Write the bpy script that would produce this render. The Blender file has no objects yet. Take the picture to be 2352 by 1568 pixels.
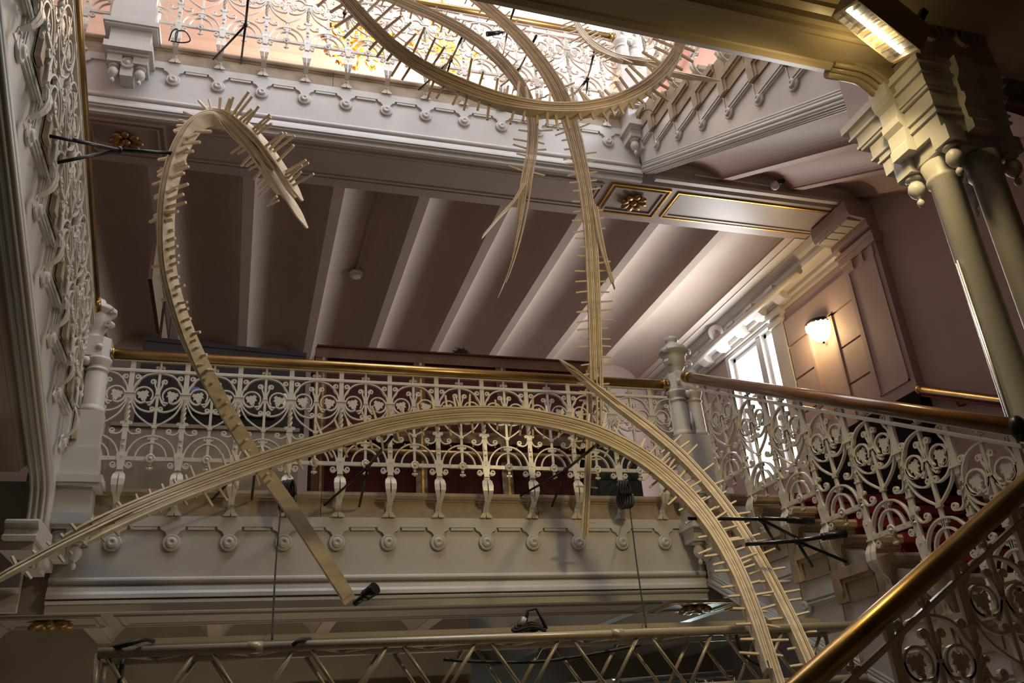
import bpy, bmesh, math, random
from mathutils import Vector, Matrix
random.seed(7)
C = bpy.context.scene.collection
SC = bpy.context.scene
E = 1.6                                   # eye height above the lower floor
# ------------------------------------------------------------------ camera
F = 1991.1
YAW, PITCH, ROLL = .320582, .442559, -.0733454
fw = Vector((math.sin(YAW)*math.cos(PITCH), math.cos(YAW)*math.cos(PITCH), math.sin(PITCH)))
rt = Vector((math.cos(YAW), -math.sin(YAW), 0)); up = rt.cross(fw)
R0 = math.cos(ROLL)*rt + math.sin(ROLL)*up
U0 = -math.sin(ROLL)*rt + math.cos(ROLL)*up
cam = bpy.data.objects.new('camera', bpy.data.cameras.new('camera')); C.objects.link(cam)
cam.matrix_world = Matrix(((R0.x, U0.x, -fw.x, 0), (R0.y, U0.y, -fw.y, 0), (R0.z, U0.z, -fw.z, E), (0, 0, 0, 1)))
cam.data.sensor_width = 36; cam.data.lens = F/2352*36; cam.data.clip_start = .05
SC.camera = cam
def ray(x, y): return fw + R0*((x-1176)/F) - U0*((y-784)/F)
def at(x, y, Y):                          # the point seen at a pixel, at its own depth Y
    d = ray(x, y); d = d*(Y/d.y); return Vector((d.x, d.y, d.z+E))
def atX(x, y, X):
    d = ray(x, y); d = d*(X/d.x); return Vector((d.x, d.y, d.z+E))
# ------------------------------------------------------------------ world, lights, exposure
w = bpy.data.worlds.new('world'); SC.world = w; w.use_nodes = True
w.node_tree.nodes['Background'].inputs[0].default_value = (.72, .8, 1, 1)
w.node_tree.nodes['Background'].inputs[1].default_value = .25
SC.view_settings.view_transform = 'Standard'; SC.view_settings.look = 'None'
SC.view_settings.exposure = -0.3; SC.view_settings.gamma = 1; SC.view_settings.use_curve_mapping = False
def area(name, loc, target, sx, sy, power, col, spread=math.pi):
    l = bpy.data.lights.new(name, 'AREA'); l.shape = 'RECTANGLE'; l.size = sx; l.size_y = sy
    l.energy = power; l.color = col; l.spread = spread
    o = bpy.data.objects.new(name, l); C.objects.link(o); o.location = loc
    o.rotation_euler = (Vector(target)-Vector(loc)).to_track_quat('-Z', 'Y').to_euler()
    return o
def point(name, loc, power, col, r=.05):
    l = bpy.data.lights.new(name, 'POINT'); l.energy = power; l.color = col; l.shadow_soft_size = r
    o = bpy.data.objects.new(name, l); C.objects.link(o); o.location = loc; return o
area('skylight', (1.2, 3.7, E+10.1), (1.2, 3.9, 0), 4.6, 3.2, 78, (.93, .96, 1))
area('upper_front_fill', (1.2, -2.7, E+5.3), (1.2, 6.0, E+6.2), 5.5, 1.6, 30, (.95, .97, 1))  # added fill with no window behind it, lifts the upper balcony front
area('upper_right_fill', (6.2, 3.7, E+7.0), (-1, 5.6, E+4.9), 2.2, 1.7, 410, (.90, .95, 1))  # added side fill, the wall is solid here; brightens upper front and left string
area('window_daylight', (6.29, 9.0, E+3.8), (0, 8.9, E+3.9), 1.1, 1.8, 125, (1, .97, .94))
area('upper_hall_daylight', (6.1, 9.0, E+8.3), (1, 9.0, E+8.0), 3.5, 2.2, 850, (1, .95, .92))
area('lower_hall_luminaire', (4.4, 8.2, E+.85), (1.5, 8.2, E-1.2), .3, 1.4, 40, (.75, .95, 1))
area('lower_hall_fill', (.2, 6.3, E-1.3), (.4, 7.7, E+1.2), 2.4, .3, 20, (1, .84, .6))  # added upward fill, no lamp stands here; brightens the lower vaults
# ------------------------------------------------------------------ materials
def mat(name, col, rough=.5, metal=0, noise=0, nscale=8, col2=None, bump=0, bscale=40, emit=None, estr=0, spec=.5, stretch=None, coat=0):
    m = bpy.data.materials.new(name); m.use_nodes = True; nt = m.node_tree; b = nt.nodes['Principled BSDF']
    b.inputs['Base Color'].default_value = (*col, 1); b.inputs['Roughness'].default_value = rough
    b.inputs['Metallic'].default_value = metal; b.inputs['Specular IOR Level'].default_value = spec
    if coat: b.inputs['Coat Weight'].default_value = coat; b.inputs['Coat Roughness'].default_value = .2
    if emit: b.inputs['Emission Color'].default_value = (*emit, 1); b.inputs['Emission Strength'].default_value = estr
    if noise or bump:
        tc = nt.nodes.new('ShaderNodeTexCoord'); mp = nt.nodes.new('ShaderNodeMapping')
        nt.links.new(tc.outputs['Object'], mp.inputs['Vector'])
        if stretch: mp.inputs['Scale'].default_value = stretch
    if noise:
        n = nt.nodes.new('ShaderNodeTexNoise'); n.inputs['Scale'].default_value = nscale; n.inputs['Detail'].default_value = 5
        nt.links.new(mp.outputs[0], n.inputs['Vector'])
        r = nt.nodes.new('ShaderNodeMapRange'); r.inputs['From Min'].default_value = .35; r.inputs['From Max'].default_value = .68
        nt.links.new(n.outputs['Fac'], r.inputs['Value'])
        mx = nt.nodes.new('ShaderNodeMix'); mx.data_type = 'RGBA'; mx.inputs['A'].default_value = (*col, 1)
        c2 = col2 or tuple(c*(1-noise) for c in col); mx.inputs['B'].default_value = (*c2, 1)
        nt.links.new(r.outputs[0], mx.inputs['Factor']); nt.links.new(mx.outputs['Result'], b.inputs['Base Color'])
    if bump:
        n2 = nt.nodes.new('ShaderNodeTexNoise'); n2.inputs['Scale'].default_value = bscale; n2.inputs['Detail'].default_value = 3
        nt.links.new(mp.outputs[0], n2.inputs['Vector'])
        bp = nt.nodes.new('ShaderNodeBump'); bp.inputs['Strength'].default_value = bump; bp.inputs['Distance'].default_value = .004
        nt.links.new(n2.outputs['Fac'], bp.inputs['Height']); nt.links.new(bp.outputs[0], b.inputs['Normal'])
    return m
M = dict(
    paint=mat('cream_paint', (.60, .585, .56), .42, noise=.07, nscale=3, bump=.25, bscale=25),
    iron=mat('painted_iron', (.68, .645, .575), .24, noise=.10, nscale=9, bump=.2, bscale=60),
    stone=mat('tan_stone', (.42, .33, .23), .65, noise=.3, nscale=7, bump=.5, bscale=50),
    brass=mat('aged_brass', (.47, .31, .12), .33, 1, noise=.35, nscale=5, bump=.1, bscale=30, stretch=(1, 1, 1)),
    railwood=mat('varnished_wood_rail', (.17, .075, .03), .25, noise=.4, nscale=6, coat=.5),
    bronze=mat('dull_gilding', (.20, .14, .09), .4, .6, noise=.7, nscale=30, col2=(.55, .30, .06)),
    gilt=mat('gilding', (.85, .52, .12), .3, 1, noise=.3, nscale=20),
    lath=mat('pale_pine', (.84, .72, .53), .55, noise=.28, nscale=3.2, bump=.3, bscale=60, stretch=(1.5, 1.5, 6)),
    lath2=mat('pale_pine_edge', (.64, .49, .31), .6, noise=.30, nscale=5, bump=.3, bscale=60),
    peg=mat('pine_peg', (.80, .66, .46), .55, noise=.25, nscale=6),
    black=mat('black_steel', (.012, .012, .014), .32, .3),
    rubber=mat('black_rubber', (.015, .013, .012), .55),
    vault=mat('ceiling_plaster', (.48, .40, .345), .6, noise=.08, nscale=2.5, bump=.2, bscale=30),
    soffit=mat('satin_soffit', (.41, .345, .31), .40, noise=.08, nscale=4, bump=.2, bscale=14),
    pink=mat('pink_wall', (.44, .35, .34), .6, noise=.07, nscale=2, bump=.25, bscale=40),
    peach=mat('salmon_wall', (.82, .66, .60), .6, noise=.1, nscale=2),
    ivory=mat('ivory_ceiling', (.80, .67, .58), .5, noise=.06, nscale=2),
    pinkvault=mat('pink_plaster', (.50, .36, .34), .55, noise=.08, nscale=3),
    dado=mat('black_dado', (.010, .008, .010), .85, spec=.1),
    velvet=mat('red_velvet', (.055, .002, .004), .9, noise=.3, nscale=6, bump=.3, bscale=80),
    carpet=mat('red_carpet', (.15, .003, .018), .8, noise=.2, nscale=40, bump=.5, bscale=200),
    walnutfloor=mat('brown_floor', (.20, .11, .08), .45, noise=.3, nscale=5),
    nearsoffit=mat('shade_toned_cream', (.37, .30, .19), .33, noise=.12, nscale=4, bump=.2, bscale=14),  # cream paint darkened and warmed, shade and lamplight put into the colour
    walnut=mat('walnut_frame', (.10, .045, .022), .35, noise=.4, nscale=9),
    screen=mat('black_plastic', (.010, .013, .017), .28, noise=.3, nscale=3),
    grey=mat('grey_plastic', (.55, .56, .58), .4),
    white=mat('white_plastic', (.80, .78, .76), .4),
    alu=mat('painted_truss', (.52, .46, .36), .32, .15, noise=.12, nscale=4),
    alum=mat('bare_aluminium', (.62, .62, .62), .3, 1),
    tan=mat('tan_board', (.36, .29, .21), .6, noise=.25, nscale=4),
    paper=mat('white_paper', (.8, .8, .78), .7),
    lens=mat('lamp_tube', (.9, .9, .9), .3, emit=(1, .92, .78), estr=14),
    bowl=mat('lit_glass_bowl', (.9, .8, .6), .2, emit=(1, .70, .34), estr=9),
    bulb=mat('candle_bulb', (1, .9, .7), .2, emit=(1, .80, .52), estr=40),
    pane=mat('daylit_window_glass', (.9, .93, 1), .1, emit=(.86, .92, 1), estr=7),
    skin=mat('skin', (.5, .3, .22), .5), hair=mat('dark_hair', (.02, .012, .008), .5),
    cloth=mat('dark_cloth', (.03, .03, .04), .8),
    lowwall=mat('lower_hall_wall', (.30, .25, .19), .6, noise=.2, nscale=3),
    poster=mat('red_poster', (.13, .03, .02), .5, noise=.9, nscale=4, col2=(.20, .13, .07)),
)
# ------------------------------------------------------------------ mesh helpers
class MB:
    def __init__(s): s.v = []; s.f = []; s.sm = []
    def add(s, vs, fs, smooth=False):
        o = len(s.v); s.v += [tuple(v) for v in vs]; s.f += [tuple(i+o for i in f) for f in fs]; s.sm += [smooth]*len(fs); return s
    def box(s, a, b):
        x0, y0, z0 = a; x1, y1, z1 = b
        return s.add([(x0,y0,z0),(x1,y0,z0),(x1,y1,z0),(x0,y1,z0),(x0,y0,z1),(x1,y0,z1),(x1,y1,z1),(x0,y1,z1)],
                     [(0,3,2,1),(4,5,6,7),(0,1,5,4),(1,2,6,5),(2,3,7,6),(3,0,4,7)])
    def cbox(s, c, d): return s.box([c[i]-d[i]/2 for i in range(3)], [c[i]+d[i]/2 for i in range(3)])
    def prism(s, pts, o, A, B, N):        # convex or fan-able outline, extruded by N
        o, A, B, N = map(Vector, (o, A, B, N)); n = len(pts)
        v = [o+A*p[0]+B*p[1] for p in pts]; v += [p+N for p in v]
        tri = tess([(p[0], p[1]) for p in pts])
        fs = [tuple(t) for t in tri]+[tuple(i+n for i in reversed(t)) for t in tri]
        fs += [(i, i+n, (i+1) % n+n, (i+1) % n) for i in range(n)]
        return s.add(v, fs)
    def sweep(s, prof, path, A, B, closed=True, smooth=False):
        A, B = Vector(A), Vector(B); n = len(prof); m = len(path); v = []
        for p in path: v += [Vector(p)+A*a+B*b for a, b in prof]
        fs = []
        for j in range(m-1):
            for i in range(n if closed else n-1):
                k = (i+1) % n; fs.append((j*n+i, j*n+k, (j+1)*n+k, (j+1)*n+i))
        if closed: fs += [tuple(range(n-1, -1, -1)), tuple(range((m-1)*n, m*n))]
        return s.add(v, fs, smooth)
    def tube(s, path, r, n=10, caps=True, smooth=True):
        path = [Vector(p) for p in path]; m = len(path); v = []; u = None
        for j, p in enumerate(path):
            t = (path[min(j+1, m-1)]-path[max(j-1, 0)]).normalized()
            if u is None:
                u = t.cross(Vector((0, 0, 1)));  u = t.cross(Vector((1, 0, 0))) if u.length < 1e-3 else u
            u = (u-t*u.dot(t)).normalized(); b = t.cross(u)
            rr = r[j] if isinstance(r, (list, tuple)) else r
            v += [p+(u*math.cos(a)+b*math.sin(a))*rr for a in [2*math.pi*i/n for i in range(n)]]
        fs = [(j*n+i, j*n+(i+1) % n, (j+1)*n+(i+1) % n, (j+1)*n+i) for j in range(m-1) for i in range(n)]
        s.add(v, fs, smooth)
        if caps:
            o = len(s.v)-len(v)
            s.f += [tuple(o+i for i in range(n-1, -1, -1)), tuple(o+(m-1)*n+i for i in range(n))]; s.sm += [False, False]
        return s
    def lathe(s, prof, c=(0, 0, 0), ax=(0, 0, 1), n=16, smooth=True):   # prof: (radius, height along ax)
        ax = Vector(ax).normalized(); u = ax.cross(Vector((0, 1, 0)));  u = ax.cross(Vector((1, 0, 0))) if u.length < 1e-3 else u
        u.normalize(); b = ax.cross(u); c = Vector(c); v = []
        for r, h in prof: v += [c+ax*h+(u*math.cos(2*math.pi*i/n)+b*math.sin(2*math.pi*i/n))*r for i in range(n)]
        m = len(prof); fs = [(j*n+i, j*n+(i+1) % n, (j+1)*n+(i+1) % n, (j+1)*n+i) for j in range(m-1) for i in range(n)]
        fs += [tuple(range(n-1, -1, -1)), tuple((m-1)*n+i for i in range(n))]
        return s.add(v, fs, smooth)
    def ball(s, c, r, n=10, sc=(1, 1, 1)):
        k = n//2+1; v = []; c = Vector(c)
        for j in range(k+1):
            a = -math.pi/2+math.pi*j/k
            v += [c+Vector((r*math.cos(a)*math.cos(2*math.pi*i/n)*sc[0], r*math.cos(a)*math.sin(2*math.pi*i/n)*sc[1], r*math.sin(a)*sc[2])) for i in range(n)]
        return s.add(v, [(j*n+i, j*n+(i+1) % n, (j+1)*n+(i+1) % n, (j+1)*n+i) for j in range(k) for i in range(n)], True)
    def ribbon(s, pts, w=.011, d=.026, y=0):  # strip iron in the local xz plane, depth d along y
        pts = [Vector((p[0], 0, p[1])) for p in pts]; m = len(pts); v = []
        for j, p in enumerate(pts):
            t = (pts[min(j+1, m-1)]-pts[max(j-1, 0)]).normalized(); n = Vector((-t.z, 0, t.x))*(w/2); q = Vector((0, d/2, 0)); o = Vector((0, y, 0))
            v += [p+n-q+o, p-n-q+o, p-n+q+o, p+n+q+o]
        fs = [(j*4+i, j*4+(i+1) % 4, (j+1)*4+(i+1) % 4, (j+1)*4+i) for j in range(m-1) for i in range(4)]
        fs += [(3, 2, 1, 0), tuple((m-1)*4+i for i in range(4))]
        return s.add(v, fs)
    def merge(s, o, mtx=None):
        vs = [mtx @ Vector(v) for v in o.v] if mtx else o.v
        k = len(s.v); s.v += [tuple(v) for v in vs]; s.f += [tuple(i+k for i in f) for f in o.f]; s.sm += o.sm; return s
    def mesh(s, name, m):
        me = bpy.data.meshes.new(name); me.from_pydata(s.v, [], s.f)
        me.polygons.foreach_set('use_smooth', s.sm); me.materials.append(M[m] if isinstance(m, str) else m); me.update()
        bm = bmesh.new(); bm.from_mesh(me); bmesh.ops.recalc_face_normals(bm, faces=bm.faces); bm.to_mesh(me); bm.free()
        return me
    def build(s, name, m, parent=None, loc=None, rot=None):
        return inst(name, s.mesh(name, m), parent, loc, rot)
def tess(pts):
    from mathutils.geometry import tessellate_polygon
    return tessellate_polygon([[Vector((p[0], p[1], 0)) for p in pts]])
def inst(name, me, parent=None, loc=None, rot=None):
    o = bpy.data.objects.new(name, me); C.objects.link(o)
    if parent: o.parent = parent
    if loc is not None: o.location = loc
    if rot is not None: o.rotation_euler = rot
    return o
def tag(o, label, cat, group=None):
    o['label'] = label; o['category'] = cat
    if group: o['group'] = group
    return o
def thing(name, label, cat, loc=(0, 0, 0), rz=0, group=None):
    o = bpy.data.objects.new(name, None); C.objects.link(o); o.location = loc; o.rotation_euler = (0, 0, rz)
    o.empty_display_size = .1
    return tag(o, label, cat, group)
def struct(name, mb, m): o = mb.build(name, m); o['kind'] = 'structure'; return o
def volute(cx, cz, r, a0, turns, n=14, k=.25):      # spiral ending at the centre
    return [(cx+(r*(1-(1-k)*i/n))*math.cos(a0+turns*2*math.pi*i/n), cz+(r*(1-(1-k)*i/n))*math.sin(a0+turns*2*math.pi*i/n)) for i in range(n+1)]
def spline(pts, n=8):                                # Catmull-Rom through points of any dimension
    out = []; m = len(pts)
    for i in range(m-1):
        p0, p1, p2, p3 = pts[max(i-1, 0)], pts[i], pts[i+1], pts[min(i+2, m-1)]
        for j in range(n):
            t = j/n; out.append(tuple(.5*((2*b)+(-a+c)*t+(2*a-5*b+4*c-d)*t*t+(-a+3*b-3*c+d)*t**3) for a, b, c, d in zip(p0, p1, p2, p3)))
    out.append(tuple(pts[-1])); return out
def halfround(w, p, n=6):                            # moulding profile: width w, proud p
    return [(-w/2, -.02)]+[(-w/2*math.cos(math.pi*i/n), p*math.sin(math.pi*i/n)) for i in range(n+1)]+[(w/2, -.02)]
# ------------------------------------------------------------------ levels of the stairwell
XL, XR, YW = -1.19, 3.65, 6.42
ZM, ZU = E+1.85, E+5.93
XW0, XW1, YB, YF = -4.0, 6.3, 11.3, -3.0
TOP = E+10.2
# ================================================================== STRUCTURE
struct('floor', MB().box((XW0, YF, -.2), (XW1, YB, 0)), 'lowwall')
def wallbox(name, a, b, m): return struct(name, MB().box(a, b), m)
wallbox('wall_right', (XW1, YF, 0), (XW1+.2, 8.38, TOP), 'pink')
wallbox('wall_right_beyond', (XW1, 9.60, 0), (XW1+.2, YB, TOP), 'pink')
wallbox('wall_right_sill', (XW1, 8.38, 0), (XW1+.2, 9.60, E+2.82), 'pink')
wallbox('wall_right_head', (XW1, 8.38, E+4.78), (XW1+.2, 9.60, TOP), 'pink')
wallbox('wall_left', (XW0-.2, YF, 0), (XW0, YB, TOP), 'pink')
wallbox('wall_back_lower', (XW0, 8.0, 0), (2.05, 8.2, ZM-.3), 'lowwall')
wallbox('wall_back_lower_recess', (2.05, YB, 0), (XW1, YB+.2, ZM-.1), 'lowwall')
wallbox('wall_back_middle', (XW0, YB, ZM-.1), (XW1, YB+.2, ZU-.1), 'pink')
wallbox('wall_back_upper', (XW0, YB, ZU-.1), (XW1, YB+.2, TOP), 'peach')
wallbox('wall_front', (XW0, YF-.2, 0), (XW1, YF, TOP), 'pink')
# upper ceiling with the roof-light opening over the well
cb = MB()
for a, b in (((XW0, YF), (-1.2, YB)), ((3.7, YF), (XW1, YB)), ((-1.2, YF), (3.7, 2.0)), ((-1.2, 5.4), (3.7, YB))):
    cb.box((a[0], a[1], TOP), (b[0], b[1], TOP+.2))
for i in range(3):                                   # stepped cornice bands
    cb.box((XW0, YB-.5+.14*i, TOP-.14*(i+1)), (XW1, YB, TOP-.14*i))
    cb.box((XW1-.5+.14*i, YF, TOP-.14*(i+1)), (XW1, YB-.5, TOP-.14*i))
for y in (7.2, 8.9, 9.3): cb.box((XW0, y, TOP-.05), (XW1-.5, y+.14, TOP))
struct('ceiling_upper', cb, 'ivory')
sk = MB()
for x in (-1.2, 0.0, 1.22, 2.44, 3.64): sk.box((x, 2.0, TOP), (x+.06, 5.4, TOP+.1))
for y in (2.0, 3.7, 5.34): sk.box((-1.2, y, TOP), (3.7, y+.06, TOP+.1))
o = sk.build('window_2', 'white'); o['kind'] = 'structure'
for i in range(4):
    for y in (2.06, 3.76): MB().box((-1.14+1.22*i, y, TOP+.05), (.0+1.22*i, y+1.6, TOP+.06)).build('pane', 'pane', o)
# vaulted ceilings (jack arches between flat flanges)
def arc(u, rise):                          # segment of a circle springing at 62 degrees, scaled to the rise
    a = math.radians(62); x = (2*u-1)*math.sin(a); return .012+rise*(math.sqrt(1-x*x)-math.cos(a))/(1-math.cos(a))
def vault_profile(x0, x1, per=.85, fl=.11, rise=.22, phase=-.089, n=22):
    pts = []; k = math.floor((x0-phase)/per)
    while phase+k*per < x1:
        a = phase+k*per
        for x, z in [(a-fl, 0), (a, 0)]+[(a+(per-fl)*i/n, arc(i/n, rise)) for i in range(0, n+1)]:
            if x0 <= x <= x1: pts.append((x, z))
        k += 1
    if pts[0][0] > x0: pts.insert(0, (x0, 0))
    if pts[-1][0] < x1: pts.append((x1, 0))
    return pts
def vault(name, x0, x1, ya, za, yb, zb, thick, m, **k):
    pr = vault_profile(x0, x1, **k); n = len(pr); mb = MB()
    v = [(x, ya, za+z) for x, z in pr]+[(x, yb, zb+z) for x, z in pr]
    t = max(z for x, z in pr)+thick
    v += [(x0, ya, za+t), (x1, ya, za+t), (x0, yb, zb+t), (x1, yb, zb+t)]
    fs = [(i, i+1, n+i+1, n+i) for i in range(n-1)]
    mb.add(v, fs, False); mb.add([v[2*n], v[2*n+1], v[2*n+3], v[2*n+2]], [(0, 1, 2, 3)])
    mb.add([v[i] for i in range(n)]+[v[2*n+1], v[2*n]], [tuple(range(n+2))]) if False else None
    return struct(name, mb, m)
SM, SU = ZM-.83, ZU-.81                    # soffit heights
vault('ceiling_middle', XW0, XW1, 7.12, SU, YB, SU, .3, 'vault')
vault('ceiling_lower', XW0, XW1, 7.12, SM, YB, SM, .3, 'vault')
wallbox('floor_middle', (XW0, 6.75, ZM-.3), (XW1, YB, ZM), 'walnutfloor')
wallbox('floor_upper', (XW0, 6.75, ZU-.3), (XW1, YB, ZU), 'carpet')
# near gallery over the camera
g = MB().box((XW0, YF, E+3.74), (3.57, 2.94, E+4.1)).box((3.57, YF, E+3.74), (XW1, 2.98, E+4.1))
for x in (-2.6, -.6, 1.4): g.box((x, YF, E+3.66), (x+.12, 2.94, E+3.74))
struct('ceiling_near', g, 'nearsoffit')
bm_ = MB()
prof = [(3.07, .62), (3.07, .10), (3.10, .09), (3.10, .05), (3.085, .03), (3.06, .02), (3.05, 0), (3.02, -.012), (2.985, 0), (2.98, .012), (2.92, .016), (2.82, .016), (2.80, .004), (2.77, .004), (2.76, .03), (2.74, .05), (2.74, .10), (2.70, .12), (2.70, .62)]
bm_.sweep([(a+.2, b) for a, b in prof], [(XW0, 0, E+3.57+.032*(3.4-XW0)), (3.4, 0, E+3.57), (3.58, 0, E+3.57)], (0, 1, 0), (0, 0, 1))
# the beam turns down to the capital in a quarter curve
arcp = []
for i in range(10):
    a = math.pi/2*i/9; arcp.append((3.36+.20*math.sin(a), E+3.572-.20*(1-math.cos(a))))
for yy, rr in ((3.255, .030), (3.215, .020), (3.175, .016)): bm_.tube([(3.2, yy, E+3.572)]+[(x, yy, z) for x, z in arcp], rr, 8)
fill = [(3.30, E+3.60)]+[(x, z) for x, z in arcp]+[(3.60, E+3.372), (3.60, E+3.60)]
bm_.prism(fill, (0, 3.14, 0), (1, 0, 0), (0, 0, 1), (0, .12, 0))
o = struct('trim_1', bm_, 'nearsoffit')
# ================================================================== BALCONY FRONTS
SP = .378
POSTX = [-.835+SP*k for k in range(12)]
boss_me = MB().lathe([(.060, 0), (.060, .018), (.052, .022), (.044, .020), (.038, .018), (.036, .030), (.026, .038), (.015, .039), (.010, .032), (0.001, .032)], ax=(0, -1, 0), n=18).mesh('boss', 'paint')
def rosette_mesh(r, m, name):
    mb = MB().lathe([(r*.25, 0), (r*.25, r*.22), (r*.12, r*.34), (.001, r*.36)], ax=(0, 0, -1), n=10)
    for i in range(8):
        a = 2*math.pi*i/8; c = (r*.6*math.cos(a), r*.6*math.sin(a), -r*.12)
        p = MB().ball((0, 0, 0), r*.40, 8, (1, .62, .45)); mb.merge(p, Matrix.Translation(c) @ Matrix.Rotation(a, 4, 'Z') @ Matrix.Rotation(.35, 4, 'Y'))
    return mb.mesh(name, m)
ros_me = rosette_mesh(.15, 'bronze', 'rosette')
def frame_mb(x0, x1, y0, y1, z, w=.025, t=.018, mid=None):   # raised moulding frame under a soffit
    mb = MB()
    for a, b in (((x0, y0), (x1, y0+w)), ((x0, y1-w), (x1, y1)), ((x0, y0+w), (x0+w, y1-w)), ((x1-w, y0+w), (x1, y1-w))):
        mb.box((a[0], a[1], z-t), (b[0], b[1], z+.005))
    return mb
def balcony(label, Zf, x0, x1, posts, soff, newels, seed):
    t = thing('balcony_front', label, 'balcony front', (0, 0, 0))
    # coping stones with a rounded nosing
    pr = [(0, 0), (-.015, 0), (-.03, -.012), (-.034, -.03), (-.026, -.048), (-.008, -.055), (-.008, -.066), (0, -.07), (0, -.19), (.30, -.19), (.30, 0)]
    rnd = random.Random(seed); xs = [x0, x0+(x1-x0)*.36, x0+(x1-x0)*.71, x1]
    for a, b in zip(xs[:-1], xs[1:]):
        MB().sweep(pr, [(a+.002, YW, Zf), (b-.002, YW, Zf)], (0, 1, 0), (0, 0, 1)).build('coping_stone', 'stone', t)
    MB().box((x0, YW+.02, soff), (x1, YW+.12, Zf-.19)).build('fascia_panel', 'paint', t)
    # scalloped band: strip with a tab over every boss
    top, low = Zf-.19, Zf-.262
    pts = [(x0, top), (x0, low-.13)]
    pts = [(x0, top), (x0, Zf-.42), (x0+.03, Zf-.42), (x0+.05, Zf-.39), (x0+.06, Zf-.36), (x0+.10, Zf-.32), (x0+.155, Zf-.305), (x0+.165, Zf-.285), (x0+.20, Zf-.28), (x0+.20, low)] if posts[0]-x0 > .34 else [(x0, top), (x0, low)]
    for px in posts:
        pts += [(px-.085, low), (px-.08, low-.02), (px-.05, low-.035), (px-.035, low-.06), (px-.03, low-.10),
                (px+.03, low-.10), (px+.035, low-.06), (px+.05, low-.035), (px+.08, low-.02), (px+.085, low)]
    if x1-posts[-1] > .34: pts += [(x1-.20, low), (x1-.20, Zf-.28), (x1-.165, Zf-.285), (x1-.155, Zf-.305), (x1-.10, Zf-.32), (x1-.06, Zf-.36), (x1-.05, Zf-.39), (x1-.03, Zf-.42), (x1, Zf-.42), (x1, top)]
    else: pts += [(x1, low), (x1, top)]
    MB().prism(pts, (0, YW, 0), (1, 0, 0), (0, 0, 1), (0, .03, 0)).build('scalloped_band', 'paint', t)
    for a, b in zip(posts[:-1], posts[1:]):
        MB().box((a+.1, YW+.004, low-.022), (b-.1, YW+.03, low+.001)).build('groove_moulding', 'paint', t)
    for px in posts: inst('boss', boss_me, t, (px, YW+.02, Zf-.375))
    path = lambda z: [(x0, YW+.02, z), (x1, YW+.02, z)]
    MB().sweep(halfround(.05, .024), path(Zf-.63), (0, 0, 1), (0, -1, 0), smooth=False).build('moulding', 'paint', t)
    MB().sweep([(.02, 0), (.03, .014), (.0, .02), (-.02, .032), (-.045, .035), (-.05, 0)], path(Zf-.70), (0, 0, 1), (0, -1, 0)).build('moulding', 'paint', t)
    MB().sweep(halfround(.022, .03), path(Zf-.765), (0, 0, 1), (0, -1, 0)).build('moulding', 'paint', t)
    return t
balcony('dim cream balcony front of the middle landing, behind the long wooden arch', ZM, XL, XR, POSTX, SM, None, 1)
UPX = [-2.347+SP*k for k in range(3)]
balcony('bright grey balcony front of the upper landing, above the dark vaulted ceiling', ZU, XL, XR, POSTX, SU, None, 2)
balcony('short piece of grey balcony front left of the upper pedestal', ZU, -2.6, XL, [-2.347, -1.969, -1.591], SU, None, 3)
# soffits: a flat painted beam with panel frames and gilded rosettes
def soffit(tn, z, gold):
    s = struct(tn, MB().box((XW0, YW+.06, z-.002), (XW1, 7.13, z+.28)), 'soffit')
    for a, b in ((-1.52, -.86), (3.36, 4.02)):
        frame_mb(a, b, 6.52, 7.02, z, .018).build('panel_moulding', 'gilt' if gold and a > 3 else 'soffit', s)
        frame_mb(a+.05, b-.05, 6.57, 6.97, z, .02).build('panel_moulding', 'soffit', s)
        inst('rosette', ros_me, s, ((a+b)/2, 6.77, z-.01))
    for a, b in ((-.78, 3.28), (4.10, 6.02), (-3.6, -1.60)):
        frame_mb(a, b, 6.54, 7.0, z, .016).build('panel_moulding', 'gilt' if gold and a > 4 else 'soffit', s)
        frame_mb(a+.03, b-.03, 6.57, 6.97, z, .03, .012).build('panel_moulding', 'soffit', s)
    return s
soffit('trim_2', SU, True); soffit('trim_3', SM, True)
# edge moulding of the upper slab continuing right of the well, with the ledge above the vaults
MB_ = MB().sweep([(0, 0), (-.05, 0), (-.06, .03), (-.03, .06), (-.03, .12), (-.07, .15), (-.07, .30), (0, .30)], [(XR+.12, YW, SU), (XW1, YW, SU)], (0, 1, 0), (0, 0, 1))
struct('trim_4', MB_, 'paint')
struct('trim_5', MB().sweep([(0, 0), (-.05, 0), (-.06, .03), (-.03, .06), (-.03, .12), (-.07, .15), (-.07, .85), (0, .85)], [(XW0, YW, SM), (XL-.15, YW, SM)], (0, 1, 0), (0, 0, 1)), 'paint')
struct('trim_6', MB().sweep([(0, 0), (-.05, 0), (-.06, .03), (-.03, .06), (-.03, .12), (-.07, .15), (-.07, .25), (0, .25)], [(XR+.12, YW, SM), (XW1, YW, SM)], (0, 1, 0), (0, 0, 1)), 'paint')
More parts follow.
